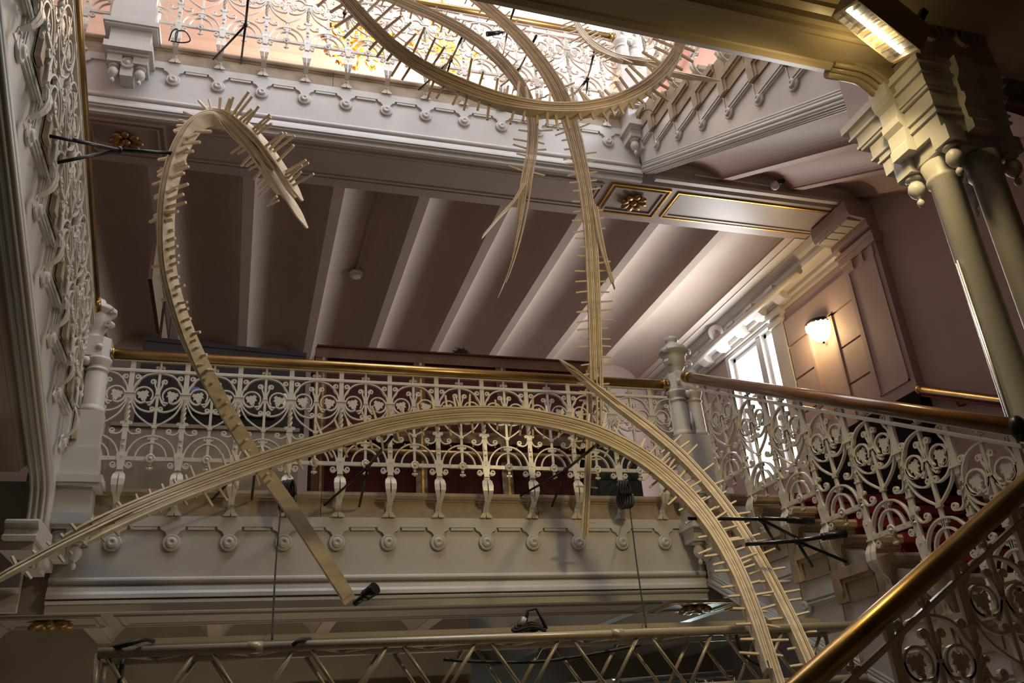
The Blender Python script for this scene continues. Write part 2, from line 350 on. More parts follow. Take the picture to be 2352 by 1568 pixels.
# ================================================================== RAILINGS
def bay_curves(side):
    s = side; f = lambda P: [(s*x, z) for x, z in P]; L = []
    L.append(f(spline([(.172, .50), (.155, .565), (.105, .628), (.05, .652), (0, .658)], 5)))                 # big arch
    L.append(f(spline([(.176, .50), (.163, .545), (.140, .575), (.128, .605)], 4)+volute(.147, .620, .021, math.radians(218), -1.3)))
    L.append(f([(.095+.062*math.cos(a), .483+.062*math.sin(a)) for a in [math.radians(d) for d in range(215, -75, -18)]]))   # leaf ring
    L.append(f(spline([(.160, .49), (.150, .445), (.115, .422), (.085, .430)], 4)+volute(.093, .440, .012, math.radians(230), -.8, 8)))
    L.append(f(spline([(.008, .49), (.014, .53), (.024, .558)], 4)+volute(.040, .588, .021, math.radians(230), -1.4)))        # upper stem curl
    L.append(f(spline([(.008, .49), (.020, .455), (.045, .430), (.075, .424)], 4)))
    L.append(f([(.012, .485), (.030, .430), (.050, .405), (.062, .412)]))
    L.append(f(spline([(.172, .50), (.160, .43), (.118, .378), (.062, .356), (.030, .358)], 4)+volute(.030, .376, .019, math.radians(270), -1.3)))
    L.append(f(spline([(.178, .49), (.170, .42), (.128, .335), (.06, .275), (.008, .243)], 5)))               # goblet
    L.append(f(spline([(.176, .235), (.162, .198), (.135, .182), (.108, .186)], 4)+volute(.104, .206, .021, math.radians(280), -1.3)))
    L.append(f([(.18, .24)]+volute(.160, .262, .013, math.radians(-20), 1.2, 8)))
    L.append(f([(.008, .12)]+volute(.022, .152, .015, math.radians(210), -1.2, 9)))
    L.append(f([(.163*math.cos(a), .172*math.sin(a)) for a in [math.pi/2*i/9 for i in range(10)]]))
    L.append(f([(.103*math.cos(a), .118*math.sin(a)) for a in [math.pi/2*i/8 for i in range(9)]]))
    L.append(f(spline([(.172, -.008), (.165, -.045), (.145, -.066)], 4)+volute(.138, -.045, .022, math.radians(285), -1.2, 10)))
    return L
def bay_mb(sides):
    mb = MB()
    for s in sides:
        for i, c in enumerate(bay_curves(s)): mb.ribbon(c, .0108, .026 if i in (0, 12, 13) else .020)
    if len(sides) == 2:
        mb.box((-.0095, -.010, -.055), (.0095, .010, .668))
        for z in (.49, .235): mb.box((-.017, -.014, z-.007), (.017, .014, z+.007))
        mb.box((-.022, -.008, -.075), (.022, .008, -.062)); mb.ball((0, 0, -.072), .014, 8)
    else:
        s = sides[0]; mb.box((-.009 , -.009, -.02), (.009, .009, .668))
    return mb
BAY = bay_mb((-1, 1)).mesh('scroll_panel', 'iron'); BAYR = bay_mb((1,)).mesh('scroll_panel', 'iron'); BAYL = bay_mb((-1,)).mesh('scroll_panel', 'iron')
lfh = [(.010, .030), (.030, .038), (.042, .018), (.031, .006), (.038, -.014), (.022, -.013), (.017, -.034), (.007, -.027)]
lf = [(0, .038)]+lfh+[(0, -.048)]+[(-x, z) for x, z in reversed(lfh)]
LEAF = MB().prism([(x, z) for x, z in lf], (0, -.004, 0), (1, 0, 0), (0, 0, 1), (0, .008, 0)).mesh('leaf', 'iron')
ROSE = MB().lathe([(.031, 0), (.033, .008), (.026, .010), (.018, .004), (.011, .006), (.009, .014), (.001, .017)], ax=(0, -1, 0), n=14).mesh('rosette', 'iron')
def finial_mb():
    mb = MB().lathe([(.006, 0), (.006, .02), (.011, .034), (.007, .042), (.009, .050), (.010, .060), (.004, .068), (.001, .070)], n=8)
    for s in (-1, 1): mb.ribbon([(s*.004, .004)]+[(s*x, z) for x, z in volute(.022, .016, .012, math.radians(180), -1.1, 8)], .006, .014)
    return mb
FIN = finial_mb().mesh('finial', 'iron')
def post_mb(top, base=-.06):
    mb = MB().box((-.0175, -.011, base), (.0175, .011, .275)).box((-.0175, -.011, .455), (.0175, .011, top))
    n = 18; v = []
    for i in range(n+1):
        a = 2.2*math.pi*i/n; z = .275+.18*i/n
        v += [((.016)*math.cos(a+k*math.pi/2)*1.25, (.016)*math.sin(a+k*math.pi/2)*1.25, z) for k in range(4)]
    mb.add(v, [(j*4+i, j*4+(i+1) % 4, (j+1)*4+(i+1) % 4, (j+1)*4+i) for j in range(n) for i in range(4)])
    mb.box((-.038, -.016, .492), (.038, .016, .506)); mb.box((-.022, -.014, .233), (.022, .014, .247))
    mb.box((-.010, -.02, .135), (.010, -.006, .165)); mb.ball((0, -.012, .095), .010, 8)
    return mb
def bracket_mb(back=.07):
    # strap: (z, depth, half width, half slot)
    st = [(.045, -.012, .020, 0), (.02, -.014, .027, 0), (0, -.014, .024, 0), (-.07, -.016, .015, 0), (-.10, -.018, .017, 0), (-.12, -.024, .030, .004), (-.155, -.038, .034, .009),
          (-.20, -.042, .032, .010), (-.245, -.030, .024, .006), (-.275, -.01, .017, 0), (-.31, back*.75, .015, 0), (-.345, back-.008, .018, 0), (-.372, back-.008, .034, .004), (-.385, back-.008, .040, .012)]
    st = [(z, d, hw*1.3, hs*.45) for z, d, hw, hs in st]; mb = MB(); th = .008
    for s in (-1, 1):
        v = []
        for z, d, hw, hs in st: v += [(s*hs, d, z), (s*hw, d, z), (s*hw, d+th, z), (s*hs, d+th, z)]
        n = len(st); mb.add(v, [(j*4+i, j*4+(i+1) % 4, (j+1)*4+(i+1) % 4, (j+1)*4+i) for j in range(n-1) for i in range(4)]+[(0, 1, 2, 3), tuple((n-1)*4+i for i in range(4))])
    mb.box((-.022, -.026, -.088), (.022, .0, -.078)); mb.ball((0, back-.012, -.325), .011, 8); mb.ball((0, -.014, .012), .005, 6)
    return mb
BRK = bracket_mb().mesh('bracket', 'iron')
def put_bay(t, loc, rz, half=None, leafs=True):
    me = BAY if half is None else (BAYR if half > 0 else BAYL)
    p = inst('scroll_panel', me, t, loc, (0, 0, rz))
    for s in (-1, 1):
        if half is None or s == half: inst('leaf', LEAF, p, (s*.098, 0, .480), (0, s*.25, 0))
    if half is None: inst('rosette', ROSE, p, (0, -.012, 0)); inst('finial', FIN, p, (0, 0, .685))
    return p
def landing_rail(label, Zf, x0, x1, posts, cat='railing'):
    Y = 6.34; t = thing('railing', label, cat, (0, 0, 0), group='white scrolled stair railings'); z0 = Zf+.195
    pm = post_mb(.775).mesh('baluster', 'iron')
    for px in posts:
        inst('baluster', pm, t, (px, Y, z0)); inst('bracket', BRK, t, (px, Y, z0))
    for a, b in zip(posts[:-1], posts[1:]): put_bay(t, ((a+b)/2, Y, z0), 0)
    return t, Y, z0
def finish_landing(t, Y, z0, Zf, x0, x1):
    MB().box((x0, Y-.011, z0-.014), (x1, Y+.011, z0+.014)).build('bottom_bar', 'iron', t)
    MB().sweep([(-.016, -.006), (.016, -.006), (.016, .012), (.011, .019), (-.011, .019), (-.016, .012)], [(x0, Y, z0+.666), (x1, Y, z0+.666)], (0, 1, 0), (0, 0, 1)).build('upper_bar', 'iron', t)
    MB().box((x0, Y-.014, z0+.742), (x1, Y+.014, z0+.752)).build('rail_plate', 'iron', t)
    MB().tube([(x0-.02, Y, Zf+.99), (x1+.02, Y, Zf+.99)], .043, 18).build('handrail', 'brass', t)
    for x in (x0, x1): MB().lathe([(.05, -.03), (.055, -.02), (.05, -.01), (.05, .01), (.055, .02), (.05, .03)], (x, Y, Zf+.99), (1, 0, 0), 16).build('collar', 'brass', t)
t, Y, z0 = landing_rail('white scrollwork railing with leaves along the middle landing', ZM, -1.02, 3.50, POSTX)
put_bay(t, (-1.022, Y, z0), 0, 1); put_bay(t, (3.51, Y, z0), 0, -1); finish_landing(t, Y, z0, ZM, -1.0, 3.49)
for x, s in ((-1.0, -1), (3.49, 1)):
    MB().ribbon([(s*.02, .68)]+volute(s*.025, .715, .024, math.radians(-90), -1.2*s, 10), .010, .022).build('end_scroll', 'iron', t, (x, Y, z0))
t, Y, z0 = landing_rail('glossy white scrollwork railing along the bright upper landing', ZU, -1.02, 3.50, POSTX)
put_bay(t, (-1.022, Y, z0), 0, 1); put_bay(t, (3.51, Y, z0), 0, -1); finish_landing(t, Y, z0, ZU, -1.0, 3.49)
UL = [-2.347, -1.969, -1.591]
t, Y, z0 = landing_rail('short upper railing left of the pedestal, behind the brass rail', ZU, -2.6, -1.38, UL)
put_bay(t, (-1.402, Y, z0), 0, -1); finish_landing(t, Y, z0, ZU, -2.6, -1.38)

def flight_rail(label, org, d, n, run, rise, first_z, rz, hr_z, ends, wood=False, back=.07, y_out=0):
    """org: xy of bay 0 centre; d: unit xy step; first_z: bottom bar of bay 0; the bays step up or down with the treads"""
    t = thing('railing', label, 'railing', group='white scrolled stair railings')
    s = rise/run; pm = post_mb(hr_z-.035, -.02-abs(rise)*.5).mesh('baluster', 'iron')
    brm = bracket_mb(back).mesh('bracket', 'iron'); k = run/SP
    for i in range(n):
        p = Vector((org[0]+d[0]*run*i, org[1]+d[1]*run*i, first_z+rise*i))
        q = put_bay(t, p, rz); q.scale.x = k
        MB().box((-run/2, -.011, -.014), (run/2, .011, .014)).build('bottom_bar', 'iron', t, p, (0, 0, rz))
    for i in range(n+1):
        p = Vector((org[0]+d[0]*run*(i-.5), org[1]+d[1]*run*(i-.5), first_z+rise*(i-.5)))
        inst('baluster', pm, t, p, (0, 0, rz)); inst('bracket', brm, t, p+Vector((0, 0, -.03)), (0, 0, rz))
    f = lambda i, dz: Vector((org[0]+d[0]*run*i, org[1]+d[1]*run*i, first_z+rise*i+dz))
    a, b = ends
    side = Vector((d[1], -d[0], 0))
    MB().sweep([(-.016, -.006), (.016, -.006), (.016, .012), (.011, .019), (-.011, .019), (-.016, .012)], [f(a, .672), f(b, .672)], side, (0, 0, 1)).build('upper_bar', 'iron', t)
    MB().sweep([(-.014, 0), (.014, 0), (.014, .010), (-.014, .010)], [f(a, hr_z-.055), f(b, hr_z-.055)], side, (0, 0, 1)).build('rail_plate', 'iron', t)
    e = (f(b, hr_z)-f(a, hr_z)).normalized()
    MB().tube([f(a, hr_z), f(a, hr_z)+e*.10], .045, 18).build('collar', 'brass', t)
    MB().tube([f(a, hr_z)+e*.05, f(b, hr_z)], .042, 18).build('handrail', 'railwood' if wood else 'brass', t)
    return t, f
XRR, XLL = 3.56, -1.11
tr, fr = flight_rail('white railing of the lower right flight with brown handrail, in front of the window', (XRR, 5.626), (0, -1), 7, .3857, -.1993, E+1.801, -math.pi/2, .775, (-1.2, 6.6), True, .045)
MB().ball(fr(6.62, .77), .052, 12, (1, .7, 1.3)).build('rail_cap', 'black', tr)
flight_rail('white railing of the upper right flight, half hidden by the dark beam', (XRR, 5.626), (0, -1), 7, .3857, -.1993, ZU-.049, -math.pi/2, .775, (-1.2, 6.6), False, .045)
flight_rail('white railing climbing along the far left flight beside a brass handrail', (XLL, 5.72), (0, -1), 9, .40, .196, E+3.146+.489*.24-.79, math.pi/2, .79, (-.95, 9.2), False, .045)
sN = .576; r0 = .39
tn, fn = flight_rail('dark foreground railing with thick brass handrail rising to the right', (1.80, 2.90), (1, 0), 5, r0, sN*r0, E+.226+sN*(1.80-2.086)-.79, 0, .79, (-3.2, 5.1), False, .06)
MB().ball(fn(5.1, .79), .056, 12).build('rail_cap', 'brass', tn)
# ================================================================== NEWEL POSTS
def acorn_mb(c, r):
    return MB().lathe([(r*.9, .0), (r*1.0, -r*.35), (r*.8, -r*.5), (r*.55, -r*.55), (r*.55, -r*.75), (r*.85, -r*1.1), (r*1.0, -r*1.7), (r*.85, -r*2.3), (r*.5, -r*2.75), (r*.22, -r*2.95), (r*.22, -r*3.1), (r*.38, -r*3.3), (r*.42, -r*3.6), (r*.30, -r*3.95), (.001, -r*4.1)], c, n=14)
def newel(label, x, y, Zf, knob=True, side=1, low=True):
    t = thing('newel_post', label, 'newel post', (x, y, Zf), group='clustered newel posts'); h = .165
    p = MB().box((-h, -h, .235), (h, h, .50)); b = MB().box((-h-.015, -h-.015, .02), (h+.015, h+.015, .23))
    p.build('pedestal', 'paint', t); b.build('pedestal', 'paint', t)
    MB().box((-h-.06, -h-.06, -.03), (h+.06, h+.06, .02)).box((-h-.045, -h-.045, -.05), (h+.045, h+.045, -.03)).box((-h-.03, -h-.03, .02), (h+.03, h+.03, .035)).build('ledge_moulding', 'paint', t)
    MB().box((-h, -h, -.235), (h, h, -.05)).build('pedestal', 'paint', t)
    MB().box((-h-.03, -h-.045, -.30), (h+.03, h+.03, -.235)).box((-h+.0, -h-.0, -.325), (h-.0, h-.0, -.30)).build('corbel_plate', 'paint', t)
    MB().box((-h+.005, -h+.02, -.40), (-.045, h, -.325)).box((.045, -h+.02, -.40), (h-.005, h, -.325)).box((-.05, -h+.05, -.52), (.05, h, -.325)).build('corbel', 'paint', t)
    for s in (-1, 1): acorn_mb((s*.105, -h+.08, -.40), .045).build('acorn_pendant', 'paint', t)
    MB().lathe([(.055, 0), (.055, .02), (.042, .026), (.042, .018), (.026, .018), (.022, .03), (.001, .038)], (0, -h+.05, -.39), (0, -1, 0), 16).build('roundel', 'paint', t)
    for sx in (-1, 1):
        for sy in (-1, 1):
            MB().lathe([(.090, .50), (.094, .525), (.082, .545), (.080, .56), (.074, .80), (.070, .82), (.080, .826), (.080, .838), (.070, .845), (.076, .86), (.092, .905), (.094, .92)], (sx*.072, sy*.072, 0), n=14).build('shaft', 'paint', t)
    lv = MB()
    for i in range(12):
        a = 2*math.pi*i/12; lv.ball((.135*math.cos(a), .135*math.sin(a), .885), .034, 8, (1, 1, 1.1))
    lv.build('leaf_capital', 'paint', t)
    fl = MB()
    fl.lathe([(.018, .52), (.012, .60), (.022, .62), (.012, .64), (.014, .68), (.004, .72)], (0, -.135, 0), n=8)
    fl.build('base_ornament', 'paint', t)
    q = .15; c = .05
    oc = [(-q+c, -q), (q-c, -q), (q, -q+c), (q, q-c), (q-c, q), (-q+c, q), (-q, q-c), (-q, -q+c)]
    MB().prism(oc, (0, 0, .925), (1, 0, 0), (0, 1, 0), (0, 0, .015)).prism([(a*.94, b*.94) for a, b in oc], (0, 0, .94), (1, 0, 0), (0, 1, 0), (0, 0, .145)).build('rail_block', 'paint', t)
    for ax in ((0, -1, 0), (1, 0, 0), (-1, 0, 0)):
        for s in (-1, 1):
            d = Vector((ax[1], ax[0], 0))*(s*.075)
            MB().lathe([(.024, 0), (.024, .006), (.016, .018), (.001, .022)], Vector(ax)*.14+d+Vector((0, 0, 1.0)), ax, 10).build('stud', 'paint', t)
    ur = [(.12, 1.085), (.085, 1.10), (.062, 1.12), (.066, 1.135), (.058, 1.15), (.075, 1.18), (.098, 1.24), (.105, 1.29), (.10, 1.31), (.135, 1.33), (.14, 1.345), (.115, 1.36), (.12, 1.375), (.085, 1.395)]
    ur += [(.07, 1.41), (.05, 1.43), (.05, 1.44), (.062, 1.46), (.058, 1.485), (.03, 1.50), (.001, 1.51)] if knob else [(.06, 1.41), (.05, 1.44)]
    MB().lathe(ur, n=20).build('urn', 'paint', t)
    for i in range(3):
        a = -.5+i*2.1
        MB().ribbon([(.09, 1.20)]+volute(.125, 1.215, .026, math.radians(180), -1.1, 9), .022, .045).build('urn_scroll', 'paint', t, None, (0, 0, a))
        MB().ribbon([(.10, 1.31)]+volute(.135, 1.325, .024, math.radians(200), -1.0, 8), .018, .04).build('urn_scroll', 'paint', t, None, (0, 0, a))
    return t
newel('pale newel post at the left end of the middle landing, below the brass rail', -1.14, 6.38, ZM, False)
newel('cream newel post with urn finial between middle landing and right flight', 3.66, 6.40, ZM, True)
newel('grey pedestal with two acorn pendants at the left of the upper landing', -1.19, 6.40, ZU, True)
newel('white newel post with urn at the right corner of the upper landing', 3.66, 6.40, ZU, True)
# ================================================================== STAIR FLIGHTS
FB = MB().lathe([(.060, 0), (.060, .018), (.052, .022), (.044, .020), (.038, .018), (.036, .030), (.026, .038), (.015, .039), (.010, .032), (0.001, .032)], ax=(-1, 0, 0), n=18).mesh('boss', 'paint')
def flight(label, sx, Xs, xin, xout, steps, line, yr, up_to_near, turn, vaultname, vm):
    """sx: which way the well lies (-1: well at smaller x). steps: (Y of the low-z end, block bottom z). line(Y): underside edge of the string."""
    t = thing('stair_flight', label, 'staircase')
    X = lambda d: Xs+sx*d                                # d metres out from the string into the well
    def bx(y0, y1, z0, z1, d0, d1): a, b = sorted((X(d0), X(d1))); return MB().box((a, y0, z0), (b, y1, z1))
    lift = 0 if up_to_near else .10
    fy = 1 if up_to_near else -1                         # the way the tread noses point along y
    for y, zb in steps:
        top = zb+.205
        a, b = sorted((X(.035), xout+sx*.01))
        nose = y+.36+.15 if up_to_near else y-.15
        ys = lambda u: nose+fy*u
        pr = [(ys(.035), 0), (ys(.045), -.02), (ys(.035), -.05), (ys(.005), -.06), (ys(.005), -.075), (ys(-.01), -.085), (ys(-.01), -.205), (ys(-.46), -.205), (ys(-.46), 0)]
        MB().sweep(pr, [(a, 0, top), (b, 0, top)], (0, 1, 0), (0, 0, 1)).build('tread', 'stone', t)
        c0, c1 = sorted((X(-.42), xout-sx*-.25 if False else xout+sx*.25))
        pc = [(ys(.055), .012), (ys(.055), -.055), (ys(.012), -.07), (ys(.012), -.22), (ys(-.02), -.22), (ys(-.02), -.02), (ys(-.44), -.02), (ys(-.44), .012)]
        MB().sweep(pc, [(c0, 0, top), (c1, 0, top)], (0, 1, 0), (0, 0, 1)).build('carpet_runner', 'carpet', t)
        blk = bx(y, y+.36, zb, zb+.205, -.01, .045)
        f0, f1 = (y+.285, y+.36) if not up_to_near else (y, y+.075)
        g0, g1 = (y+.26, y+.285) if not up_to_near else (y+.075, y+.10)
        h0, h1 = (y, y+.285) if not up_to_near else (y+.075, y+.36)
        blk.merge(bx(f0, f1, zb, zb+.205, .04, .075)).merge(bx(h0, h1, zb+.14, zb+.205, .04, .075)).merge(bx(g0, g1, zb+.005, zb+.115, .04, .060)).merge(bx(h0, h1, zb+.115, zb+.14, .04, .060))
        blk.build('tread_end', 'stone', t)
        u = y if up_to_near else y+.36                   # uphill face
        du = -1 if up_to_near else 1
        bo = .09 if up_to_near else .0; zq = zb-(.035 if up_to_near else .115)      # lower edge of the stepped plate
        p0, p1 = sorted((u+du*bo, u+du*(bo-.40)))
        bx(p0, p1, zq, zb+.20, -.005, .030).build('stepped_plate', 'paint', t)
        r = bx(p0, p1, zq-.040, zq, -.005, .016).merge(bx(p0, p1, zq-.026, zq-.014, .0, .027))
        q0, q1 = sorted((u+du*bo, u+du*(bo+.04)))
        r.merge(bx(q0, q1, zq-.040, zq+.16, -.005, .016)).merge(bx((q0+q1)/2-.006, (q0+q1)/2+.006, zq-.040, zq+.16, 0, .027)).build('step_moulding', 'paint', t)
        inst('boss', FB, t, (X(.002), u+du*bo, zq-.03), (0, 0, 0 if sx < 0 else math.pi))
    y0, y1 = yr
    zs = sorted(steps); (ya, za), (yb, zb_) = zs[0], zs[-1]
    tl = lambda Y: za+(zb_-za)*(Y-ya)/(yb-ya)+.20
    pts = [(y0, line(y0)), (y1, line(y1)), (y1, tl(y1)), (y0, tl(y0))]
    if turn == 'right':                                   # ends in a quarter curve at the capital
        zz = line(y0); pts = [(y0-.14, zz-.50), (y0-.135, zz-.30), (y0-.11, zz-.14), (y0-.06, zz-.05)]+pts+[(y0-.40, tl(y0-.4)), (y0-.40, zz-.50)]
        curve = [(y0-.135, zz-.30), (y0-.11, zz-.14), (y0-.06, zz-.05), (y0, zz)]
    elif turn == 'left':                                  # turns down beside the pedestal
        zz = line(y1); pts = [(y0, line(y0)), (y1, zz), (y1+.07, zz-.07), (y1+.11, zz-.20), (y1+.12, zz-.55), (y1+.40, zz-.55), (y1+.40, tl(y1+.4)), (y0, tl(y0))]
        curve = [(y1, zz), (y1+.07, zz-.07), (y1+.11, zz-.20), (y1+.12, zz-.55)]
    else: curve = []
    MB().prism(pts, (min(Xs, Xs-sx*.10), 0, 0), (0, 1, 0), (0, 0, 1), (.10, 0, 0)).build('string_panel', 'paint', t)
    base = [(y, line(y)) for y in (y0, y1)]
    for off, rr, pro in ((.014, .018, .022), (.048, .022, .03), (.080, .012, .016), (.100, .010, .012)):
        P = (curve[:-1]+base if turn == 'right' else base+curve[1:])
        out = []
        for i, (y, z) in enumerate(P):                    # offset inward from the edge
            a, b = P[max(i-1, 0)], P[min(i+1, len(P)-1)]
            d = Vector((b[0]-a[0], b[1]-a[1])).normalized(); nn = Vector((-d.y, d.x))
            if nn.y < -1e-6: nn = -nn
            if turn == 'left' and i >= len(base)-1: nn = Vector((abs(d.y), abs(d.x)))
            if turn == 'right' and i < len(curve)-1: nn = Vector((-abs(d.y), abs(d.x)))
            out.append((X(.004), y+nn.x*off, z+nn.y*off))
        MB().tube(out, rr, 8).build('string_moulding', 'paint', t)
    for dx in (.02, .055, .09):                            # reeded underside of the string
        P = (curve[:-1]+base if turn == 'right' else base+curve[1:])
        MB().tube([(X(-dx), y, z-.002) for y, z in P], .013, 8).build('string_reed', 'paint', t)
    if vaultname:
        a, b = sorted((Xs-sx*.1, xout))
        vault(vaultname, a, b, y0, line(y0)+.02, y1, line(y1)+.02, .1, vm, phase=XR+.1, rise=.13)
    return t
stp = lambda Zf, D0, dz: [(D0-.36-.4*m, Zf+dz-.2*m) for m in range(-1, 7)]
lineR = lambda Zf: (lambda Y: Zf-.70-.526*(6.46-Y))
flight('lower right flight with red carpet and stone treads, beside the window', -1, XR, 0, XW1, stp(ZM, 5.95, -.55), lineR(ZM), (2.9, 6.40), False, None, 'ceiling_lower_flight', 'vault')
flight('upper right flight seen from below with stone tread ends and pink vaulted underside', -1, XR, 0, XW1, stp(ZU, 6.03, -.52), lineR(ZU), (3.58, 6.40), False, 'right', 'ceiling_upper_flight', 'pinkvault')
lineL = lambda Y: E+2.63+.505*(4.18-Y)
flight('left flight rising toward the viewer with zigzag moulding and bosses', 1, XL, 0, XW0, [(6.18-.4*k, E+2.126+.196*k) for k in range(9)], lineL, (2.9, 5.88), True, 'left', 'ceiling_left_flight', 'vault')
# corbel that receives the left string
cr = thing('corbel', 'small stepped cream corbel under the end of the left string', 'corbel')
MB().sweep([(5.70, 0), (5.66, -.02), (5.66, -.035), (5.70, -.06), (5.69, -.09), (5.65, -.11), (5.65, -.13), (6.12, -.13), (6.12, 0)], [(XL-.14, 0, ZM-.40), (XL+.04, 0, ZM-.40)], (0, 1, 0), (0, 0, 1)).build('base_moulding', 'paint', cr)
MB().box((XL-.16, 5.72, ZM-.58), (XL+.02, 6.40, ZM-.53)).build('block', 'paint', cr)
# foreground flight under the brass handrail
nf = thing('stair_flight', 'dark foreground flight under the thick brass handrail', 'staircase')
for i in range(11):
    x = 3.6-.39*i; z = E+1.09-1.0-.2247*i-.05
    MB().box((x-.39, .9, z-.20), (x+.04, 3.02, z)).build('tread', 'stone', nf)
# quarter landing at the columns
struct('floor_quarter_landing', MB().box((3.6, .9, E+.14), (XW1, 3.05, E+.30)), 'carpet')
# ================================================================== CLUSTERED COLUMN
cc = thing('clustered_column', 'cream clustered column with stepped capital and acorn pendants, at right', 'column', (0, 0, 0))
for x, y in ((3.725, 3.16), (3.925, 3.055)):
    MB().lathe([(.10, E+.28), (.10, E+.40), (.085, E+.45), (.083, E+2.76), (.098, E+2.78), (.098, E+2.80), (.088, E+2.82), (.105, E+2.90)], (x, y, 0), n=24).build('shaft', 'paint', cc)
for x, y in ((3.645, 3.19), (3.625, 3.16)):
    MB().tube([(x, y, E+.45), (x, y, E+2.25)], .008, 10).build('highlight_rod', 'alum', cc)  # added bright rods in place of the window highlights along the column edge
def lvl(e, y0, y1, z0, z1): return MB().box((3.615-e, y0, E+z0), (4.10+e, y1, E+z1))
for e, a, b, z0, z1 in ((-.02, 2.985, 3.40, 2.92, 3.00), (.015, 2.96, 3.43, 3.0, 3.10), (.03, 2.945, 3.45, 3.10, 3.115), (.02, 2.955, 3.44, 3.115, 3.15), (.035, 2.945, 3.49, 3.15, 3.165),
                        (.025, 2.95, 3.48, 3.165, 3.26), (.045, 2.935, 3.53, 3.26, 3.28), (.055, 2.93, 3.55, 3.28, 3.30), (.045, 2.94, 3.54, 3.30, 3.37), (.065, 2.92, 3.59, 3.37, 3.385), (.055, 2.93, 3.58, 3.385, 3.44), (.08, 2.91, 3.62, 3.44, 3.49)):
    lvl(e, a, b, z0, z1).build('capital_course', 'paint', cc)
k = [(0, 0), (.085, 0), (.085, -.10), (.075, -.13), (.05, -.16), (.05, -.24), (.065, -.26), (.065, -.30), (.04, -.33), (.04, -.42), (.055, -.44), (.055, -.50), (0, -.50)]
MB().sweep(k, [(3.595, 3.16, E+3.49), (3.595, 3.30, E+3.49)], (-1, 0, 0), (0, 0, 1)).build('key_block', 'paint', cc)
MB().sweep(k, [(3.78, 2.96, E+3.49), (3.92, 2.96, E+3.49)], (0, -1, 0), (0, 0, 1)).build('key_block', 'paint', cc)
for x, y in ((3.655, 2.99), (3.655, 3.30), (4.07, 3.0), (4.07, 3.32)):
    MB().box((x-.06, y-.06, E+2.90), (x+.06, y+.06, E+3.0)).build('pendant_block', 'paint', cc)
    acorn_mb((x, y, E+2.90), .050).build('acorn_pendant', 'paint', cc)
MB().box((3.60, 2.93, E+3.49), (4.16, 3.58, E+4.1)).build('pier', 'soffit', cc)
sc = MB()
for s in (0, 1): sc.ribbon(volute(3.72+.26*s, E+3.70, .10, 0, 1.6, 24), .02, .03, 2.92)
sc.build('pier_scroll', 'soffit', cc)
# ================================================================== LOUVRED LUMINAIRE ON THE CAPITAL
lum = thing('luminaire', 'white louvred box luminaire shining beside the column capital', 'lamp', (3.17, 2.76, E+3.465)); lum.rotation_euler = (math.radians(26), math.radians(26), math.radians(10))
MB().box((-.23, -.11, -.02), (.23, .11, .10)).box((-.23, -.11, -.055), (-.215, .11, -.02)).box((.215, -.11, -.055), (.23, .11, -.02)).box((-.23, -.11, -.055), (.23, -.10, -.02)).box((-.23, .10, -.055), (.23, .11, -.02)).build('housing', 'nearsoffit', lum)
MB().tube([(-.20, .02, -.03), (.20, .02, -.03)], .013, 10).build('tube_lamp', 'lens', lum)
for i in range(9): MB().box((-.19+.045*i, -.095, -.058), (-.186+.045*i, .095, -.026)).build('louvre', 'alum', lum)
for s in (-1, 1): MB().box((s*.2-.02, .0, .10), (s*.2+.02, .03, .26)).build('bracket_arm', 'black', lum)
la = area('luminaire_light', (3.12, 2.82, E+3.40), (2.0, 5.0, E+1.0), .36, .14, 30, (1, .76, .36), 2.5)
la2 = point('luminaire_glow', (3.15, 2.88, E+3.40), 4.4, (1, .74, .30), .06)
# ================================================================== RIGHT WALL OF THE MIDDLE LANDING
WX = XW1
win = struct('window_1', MB().box((WX-.02, 8.38, E+4.70), (WX+.2, 9.60, E+4.78)).box((WX-.02, 8.38, E+2.82), (WX+.2, 9.60, E+2.90)).box((WX-.02, 8.38, E+2.9), (WX+.2, 8.46, E+4.7)).box((WX-.02, 9.52, E+2.9), (WX+.2, 9.60, E+4.7)), 'paint')
for y0, y1 in ((8.46, 8.74), (8.86, 9.52)):
    MB().box((WX+.10, y0+.04, E+2.94), (WX+.11, y1-.04, E+4.66)).build('pane', 'pane', win)
    f = MB()
    for a, b in (((y0, E+2.9), (y0+.05, E+4.7)), ((y1-.05, E+2.9), (y1, E+4.7)), ((y0, E+2.9), (y1, E+2.95)), ((y0, E+4.65), (y1, E+4.7))): f.box((WX+.06, a[0], a[1]), (WX+.14, b[0], b[1]))
    f.build('sash', 'white', win)
MB().box((WX+.0, 8.74, E+2.9), (WX+.16, 8.86, E+4.7)).build('mullion', 'paint', win)
MB().box((WX+.05, 8.9, E+4.0), (WX+.14, 9.5, E+4.05)).build('glazing_bar', 'paint', win)
# pilasters and rusticated wall between them
tp = struct('trim_7', MB().box((WX-.10, 6.30, ZM), (WX, 6.86, E+4.62)), 'pink')
MB().box((WX-.115, 6.36, E+3.05), (WX-.10, 6.375, E+4.5)).box((WX-.115, 6.78, E+3.05), (WX-.10, 6.795, E+4.5)).box((WX-.115, 6.36, E+3.05), (WX-.10, 6.795, E+3.065)).build('panel_bead', 'pink', tp)
MB().box((WX-.13, 6.28, E+4.62), (WX, 6.88, E+4.70)).box((WX-.15, 6.27, E+4.70), (WX, 6.89, E+4.74)).build('pilaster_cap', 'pink', tp)
for i in range(3): MB().box((WX-.125, 6.34+.17*i, E+4.50), (WX-.10, 6.40+.17*i, E+4.60)).build('drop', 'pink', tp)
tq = struct('trim_8', MB().box((WX-.06, 8.16, ZM), (WX, 8.40, E+4.78)), 'paint')
MB().box((WX-.09, 8.14, E+4.60), (WX, 8.42, E+4.66)).box((WX-.10, 8.13, E+4.72), (WX, 8.43, E+4.80)).build('pilaster_cap', 'paint', tq)
